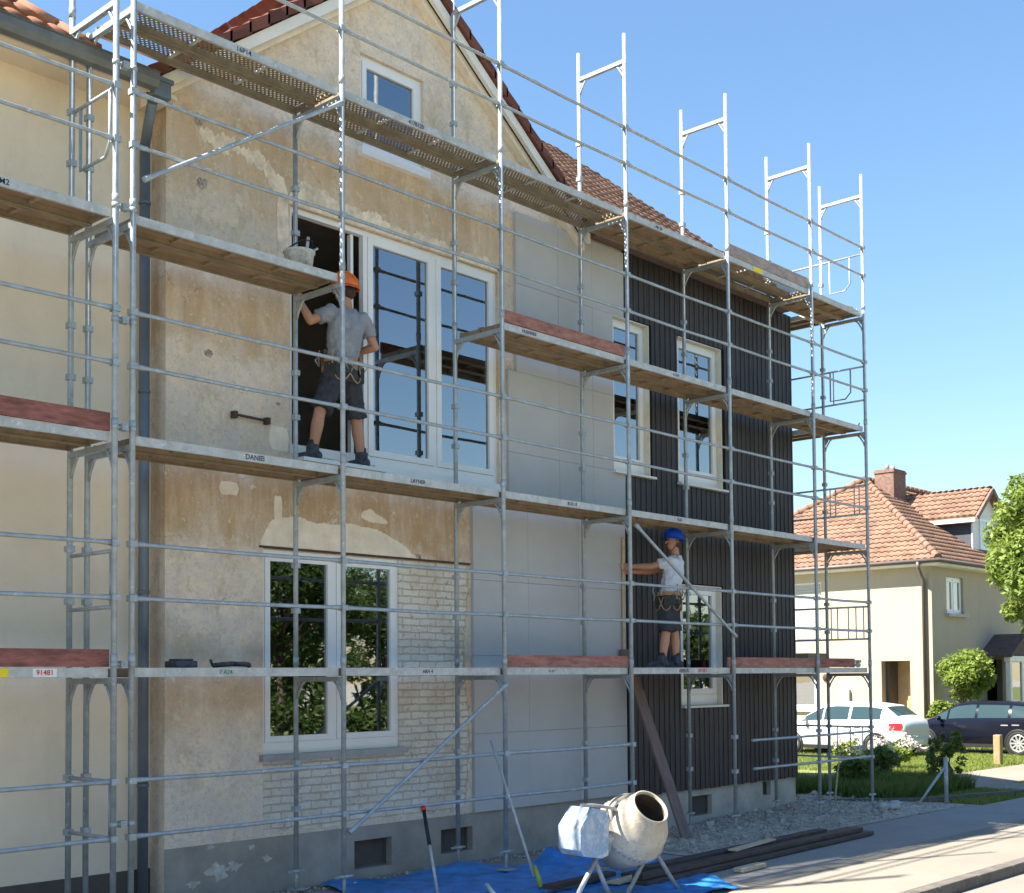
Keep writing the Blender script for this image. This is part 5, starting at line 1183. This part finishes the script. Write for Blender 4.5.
# ------------------------------------------------------------------ cars (length along +Y, nose at +Y)
def lerp_st(st, y):
    for a, b_ in zip(st, st[1:]):
        if a[0] <= y <= b_[0]:
            t = (y - a[0]) / (b_[0] - a[0]); return [a[i] + (b_[i] - a[i]) * t for i in range(len(a))]
    return list(st[0] if y < st[0][0] else st[-1])
def car(loc, label, st, paint, panes, wheels, wr, rear_w, front_w, lamps_rear, lamps_front, bright=False, plate=True):
    root = thing('parked_car', loc, label, 'car', None); X, Y, Z = loc
    ys = sorted({s[0] for s in st} | set(np.linspace(st[0][0], st[-1][0], 44).round(3))); rings = []
    def ring(y):
        _, zb, zs, zr, wb, ws, wr_ = lerp_st(st, y)
        h = [(0, zb), (wb * .92, zb), (wb * .99, zb + .10), (wb, zb + (zs - zb) * .45), (ws * 1.0, zb + (zs - zb) * .80), (ws * .975, zs), (wr_ + (ws * .975 - wr_) * .5, zs + (zr - zs) * .54), (wr_, zr - .015 * (zr - zs) / .4), (wr_ * .86, zr + .022), (wr_ * .45, zr + .038), (0, zr + .042)]
        return h
    m = MB(); b0 = len(m.v); nn = 0
    for y in ys:
        h = ring(y); full = h + [(-a, z) for a, z in h[-2:0:-1]]; nn = len(full)
        m.v += [(X + a, Y + y, Z + z) for a, z in full]
    for i in range(len(ys) - 1):
        for j in range(nn): a0 = b0 + i * nn + j; a1 = b0 + i * nn + (j + 1) % nn; m.face((a0, a0 + nn, a1 + nn, a1), 0, True)
    m.face([b0 + j for j in range(nn)]); m.face([b0 + (len(ys) - 1) * nn + j for j in range(nn)][::-1])
    body = m.build('body', paint, root)
    for (ya, yb) in panes:                       # side windows: follow the body, 5 mm proud
        for sg in (-1, 1):
            m = MB(); n = 10; base = len(m.v)
            for i in range(n + 1):
                y = ya + (yb - ya) * i / n; _, zb, zs, zr, wb, ws, wr_ = lerp_st(st, y); hgt = zr - zs
                for f_ in (.10, .54, .86):
                    z = zs + hgt * f_; wm = wr_ + (ws * .975 - wr_) * .5; a = (ws * .975 + (wm - ws * .975) * f_ / .54 if f_ < .54 else wm + (wr_ - wm) * (f_ - .54) / .42) + .007
                    m.v.append((X + sg * a, Y + y, Z + z))
            for i in range(n):
                for j in (0, 1): q = base + i * 3 + j; m.face((q, q + 3, q + 4, q + 1) if sg > 0 else (q, q + 1, q + 4, q + 3), 0, True)
            m.build('side_window', 'car_glass_dark', body)
    for (ya, yb, nm) in ((*rear_w, 'rear_window'), (*front_w, 'windscreen')):
        m = MB(); base = len(m.v); n = 6
        for i in range(n + 1):
            y = ya + (yb - ya) * i / n; _, zb, zs, zr, wb, ws, wr_ = lerp_st(st, y)
            for f_ in (-.9, -.45, 0, .45, .9):
                zz = {.9: .020, .45: .038, 0: .042}[abs(f_)]; m.v.append((X + f_ * wr_, Y + y - (.004 if nm[0] == 'r' else -.004), Z + zr + zz + .006))
        for i in range(n):
            for j in range(4): q = base + i * 5 + j; m.face((q, q + 1, q + 6, q + 5), 0, True)
        m.build(nm, 'car_glass_dark', body)
    for y in wheels:
        _, zb, zs, zr, wb, ws, _w = lerp_st(st, y)
        for sg in (-1, 1):
            m = MB(); xo = X + sg * (wb + .004); m._lathe2(Vector((xo - sg * .02, Y + y, Z + wr)), Vector((sg, 0, 0)), [(0, wr + .055), (.025, wr + .055), (.027, wr + .01), (.0, wr - .02)], 28, 0); m.build('wheel_arch', 'black', body)
            m = MB(); c = Vector((xo - sg * .16, Y + y, Z + wr)); m._lathe2(c, Vector((sg, 0, 0)), [(0, wr * .6), (.0, wr * .93), (.03, wr), (.15, wr), (.185, wr * .95), (.19, wr * .74), (.17, wr * .70)], 32, 0); ty = m.build('wheel', 'tyre', root)
            m = MB(); m._lathe2(c, Vector((sg, 0, 0)), [(.17, wr * .72), (.185, wr * .70), (.18, wr * .62), (.10, wr * .60)], 32, 0); m._lathe2(c, Vector((sg, 0, 0)), [(.10, wr * .2), (.172, wr * .17), (.176, .0)], 16, 0)
            for k in range(10):
                t = 2 * math.pi * k / 10; dv = Vector((0, math.cos(t), math.sin(t))); m.bar(c + Vector((sg * .165, 0, 0)) + dv * wr * .14, c + Vector((sg * .172, 0, 0)) + dv * wr * .66, .045, .022, (sg, 0, 0))
            m.build('rim', 'alloy', ty)
    for sg in (-1, 1):
        for (ls, nm, mt) in ((lamps_rear, 'tail_lamp', 'red_lamp'), (lamps_front, 'headlight', 'clear_lamp')):
            ya, yb, z0, z1 = ls; m = MB(); base = len(m.v); n = 5
            for i in range(n + 1):
                y = ya + (yb - ya) * i / n
                for z in (z0, (z0 + z1) / 2, z1):
                    _, zb, zs, zr, wb, ws, _w = lerp_st(st, y); f_ = (z - zb) / (zs - zb); a = (wb + (ws - wb) * min(1, max(0, (f_ - .45) / .35))) if f_ < .8 else ws * (1 - .025 * (f_ - .8) / .2)
                    m.v.append((X + sg * (a + .008), Y + y, Z + z))
            for i in range(n):
                for j in (0, 1): q = base + i * 3 + j; m.face((q, q + 3, q + 4, q + 1) if sg > 0 else (q, q + 1, q + 4, q + 3), 0, True)
            yy = ya if nm == 'tail_lamp' else yb; _, zb, zs, zr, wb, ws, _w = lerp_st(st, yy); e = -.012 if nm == 'tail_lamp' else .012
            m.box(X + sg * (ws - .30) if sg > 0 else X - ws - .004, X + ws + .004 if sg > 0 else X - (ws - .30), Y + min(yy, yy + e), Y + max(yy, yy + e), Z + z0, Z + z1); m.build(nm, mt, body)
        ym = front_w[0] + .35; _, zb, zs, zr, wb, ws, _w = lerp_st(st, ym); m = MB(); m.ellip((X + sg * (ws + .10), Y + ym, Z + zs + .06), (.11, .06, .07), 10, 7); m.build('mirror', paint, body)
        for yh in ([(panes[0][0] + panes[0][1]) / 2 + .25] + [(p_[0] + p_[1]) / 2 - .35 for p_ in panes[1:2]]):
            _, zb, zs, zr, wb, ws, _w = lerp_st(st, yh); m = MB(); m.box(X + sg * ws - .012 if sg > 0 else X - ws - .02, X + ws + .02 if sg > 0 else X - ws + .012, Y + yh - .1, Y + yh + .1, Z + zs - .17, Z + zs - .14); m.build('door_handle', 'alloy' if paint == 'carblack' else paint, body)
    yr = st[0][0]; m = MB(); m.box(X - .8, X + .8, Y + yr - .035, Y + yr + .10, Z + .30, Z + .52); m.build('bumper', paint, body, bevel=.03)
    m = MB(); m.box(X - .26, X + .26, Y + yr - .045, Y + yr - .0355, Z + .55 if False else Z + .36, Z + .47); m.build('licence_plate', 'sticker_white', body)
    m = MB()
    for sg in (-1, 1): m.box(X + sg * (st[5][4]) - .012, X + sg * (st[5][4]) + .012, Y + wheels[0] + wr + .08, Y + wheels[1] - wr - .08, Z + .20, Z + .30)
    m.build('side_skirt', 'black', body)
    return root
M['car_glass_dark'] = simple('dark_car_glass', (.03, .055, .06), .04, 0, 0, spec=.55)
hatch = [(-2.08, .34, .78, .80, .74, .74, .62), (-2.0, .25, .98, 1.0, .84, .82, .68), (-1.86, .23, 1.0, 1.06, .88, .85, .67), (-1.42, .22, 1.0, 1.38, .89, .87, .63), (-.9, .22, .98, 1.44, .90, .88, .63), (0, .22, .96, 1.455, .90, .88, .63), (.42, .22, .95, 1.40, .90, .88, .63), (1.18, .22, .94, .975, .89, .86, .68), (1.72, .22, .86, .885, .87, .82, .62), (2.0, .25, .70, .72, .80, .76, .5), (2.1, .36, .56, .57, .68, .66, .4)]
car((33.1, 17.62, -.02), 'white hatchback parked with its red tail lamps towards the dark car', hatch, 'carwhite', [(-1.40, -.52), (-.44, .30), (.36, .95)], (-1.28, 1.30), .315, (-1.80, -1.48), (.50, 1.12), (-2.0, -1.66, .74, .93), (1.66, 1.98, .62, .76))
wagon = [(-2.35, .34, .80, .82, .78, .78, .64), (-2.28, .25, .98, 1.0, .86, .84, .68), (-2.1, .23, 1.0, 1.10, .90, .87, .66), (-1.7, .22, 1.0, 1.38, .91, .88, .63), (-1.0, .22, .98, 1.44, .92, .89, .63), (0, .22, .96, 1.45, .92, .89, .63), (.42, .22, .95, 1.40, .92, .89, .63), (1.25, .22, .93, .965, .91, .87, .70), (1.9, .22, .86, .885, .89, .83, .62), (2.25, .25, .72, .74, .82, .76, .5), (2.35, .36, .56, .57, .70, .66, .4)]
car((36.0, 14.95, -.02), 'dark blue-black estate car parked by the sunny lawn', wagon, 'carblack', [(-1.95, -1.15), (-1.07, -.22), (-.14, .62), (.68, 1.0)], (-1.38, 1.32), .335, (-2.05, -1.78), (.50, 1.18), (-2.26, -1.9, .76, .93), (1.84, 2.2, .64, .78))

# ------------------------------------------------------------------ across the street (seen in the window panes)
gr_ = 'trees across the street'
for i, (x, y, h, rr, lb) in enumerate(((22, -13, 4.4, 2.7, 'tall broad street tree nearest the hedge end'), (28, -15, 4.8, 2.8, 'street tree second along the far hedge'), (34, -14, 4.6, 2.7, 'street tree third along the far hedge'), (40, -16.5, 4.4, 2.8, 'street tree beyond the far hedge middle'), (47, -19, 4.6, 3.0, 'street tree farthest along the far hedge'), (15.5, -14, 4.4, 2.6, 'street tree close behind the camera side'), (25, -24, 5.2, 4.2, 'huge tree in the second row across the street'), (36, -27, 5.4, 4.4, 'wide tree in the middle of the second row across the street'), (48, -31, 5.4, 4.6, 'farthest tree of the second row across the street'))):
    tree('street_tree', (x, y, 0), 7, (x, y, h), rr, 40, 14000, .105, 'leaf_hedge', lb, group=gr_, cl=(.6, 1.1), tr=.18)
cs = [(x, -36 + rng.uniform(-2, 2), rng.uniform(.5, 7.5)) for x in np.arange(-5, 125, .55)]
tag(np_mesh('woodland', leaves(cs, [1.6] * len(cs), 15000, .42), 4, 'leaf_hedge', None, (50, -36, 0)), 'distant wood across the street behind the far gardens', 'woodland', None, 'stuff')
hg = thing('hedge', (25, -10.4, 0), 'long clipped green hedge across the street', 'hedge'); cs = [(x, -10.4 + rng.uniform(-.2, .2), rng.uniform(.3, 1.5)) for x in np.arange(6, 60, .45)]
np_mesh('foliage', leaves(cs, [.6] * len(cs), 16000, .12), 4, 'leaf_hedge', hg)
# ------------------------------------------------------------------ camera
f_px, a, pt, rl, cy = 1273.779, .82490, .0388, .0080, 627.46
fw = Vector((math.sin(a), math.cos(a), 0)); rt = Vector((math.cos(a), -math.sin(a), 0)); up = Vector((0, 0, 1))
F3 = fw * math.cos(pt) + up * math.sin(pt); U3 = -fw * math.sin(pt) + up * math.cos(pt)
CX = rt * math.cos(rl) - U3 * math.sin(rl); CY = rt * math.sin(rl) + U3 * math.cos(rl)
cam = bpy.data.cameras.new('camera'); co = bpy.data.objects.new('camera', cam); COL.objects.link(co)
mw = Matrix((CX, CY, -F3)).transposed().to_4x4(); mw.translation = Vector((0, 0, 2.25)); co.matrix_world = mw
cam.sensor_width = 36; cam.lens = f_px / 1024 * 36; cam.shift_y = (cy - 446.5) / 1024; cam.clip_start = .1; cam.clip_end = 1500
S.camera = co

# ------------------------------------------------------------------ light
sv = Vector((-.71, .33, 1.0)).normalized(); el = math.asin(sv.z); az = math.atan2(sv.x, sv.y)
W = bpy.data.worlds.new('World'); S.world = W; W.use_nodes = True; nt = W.node_tree; nt.nodes.clear()
sk = nt.nodes.new('ShaderNodeTexSky'); sk.sky_type = 'NISHITA'; sk.sun_disc = False; sk.sun_elevation = el; sk.sun_rotation = az; sk.altitude = 100; sk.air_density = 1.6; sk.dust_density = 0.0; sk.ozone_density = 8.0
bg = nt.nodes.new('ShaderNodeBackground'); bg.inputs[1].default_value = .052; wo = nt.nodes.new('ShaderNodeOutputWorld')
nt.links.new(sk.outputs[0], bg.inputs[0]); nt.links.new(bg.outputs[0], wo.inputs[0])
sl_ = bpy.data.lights.new('sun', 'SUN'); sl_.energy = 4.1; sl_.angle = R(.5); sl_.color = (1, .93, .82); so = bpy.data.objects.new('sun', sl_); COL.objects.link(so)
so.rotation_euler = (-sv).to_track_quat('-Z', 'Y').to_euler()
S.view_settings.view_transform = 'Standard'; S.view_settings.look = 'None'; S.view_settings.exposure = 2.07; S.view_settings.gamma = 1
S.cycles.max_bounces = 8; S.cycles.transparent_max_bounces = 24
for o in bpy.data.objects:
    if '_o' in o: del o['_o']
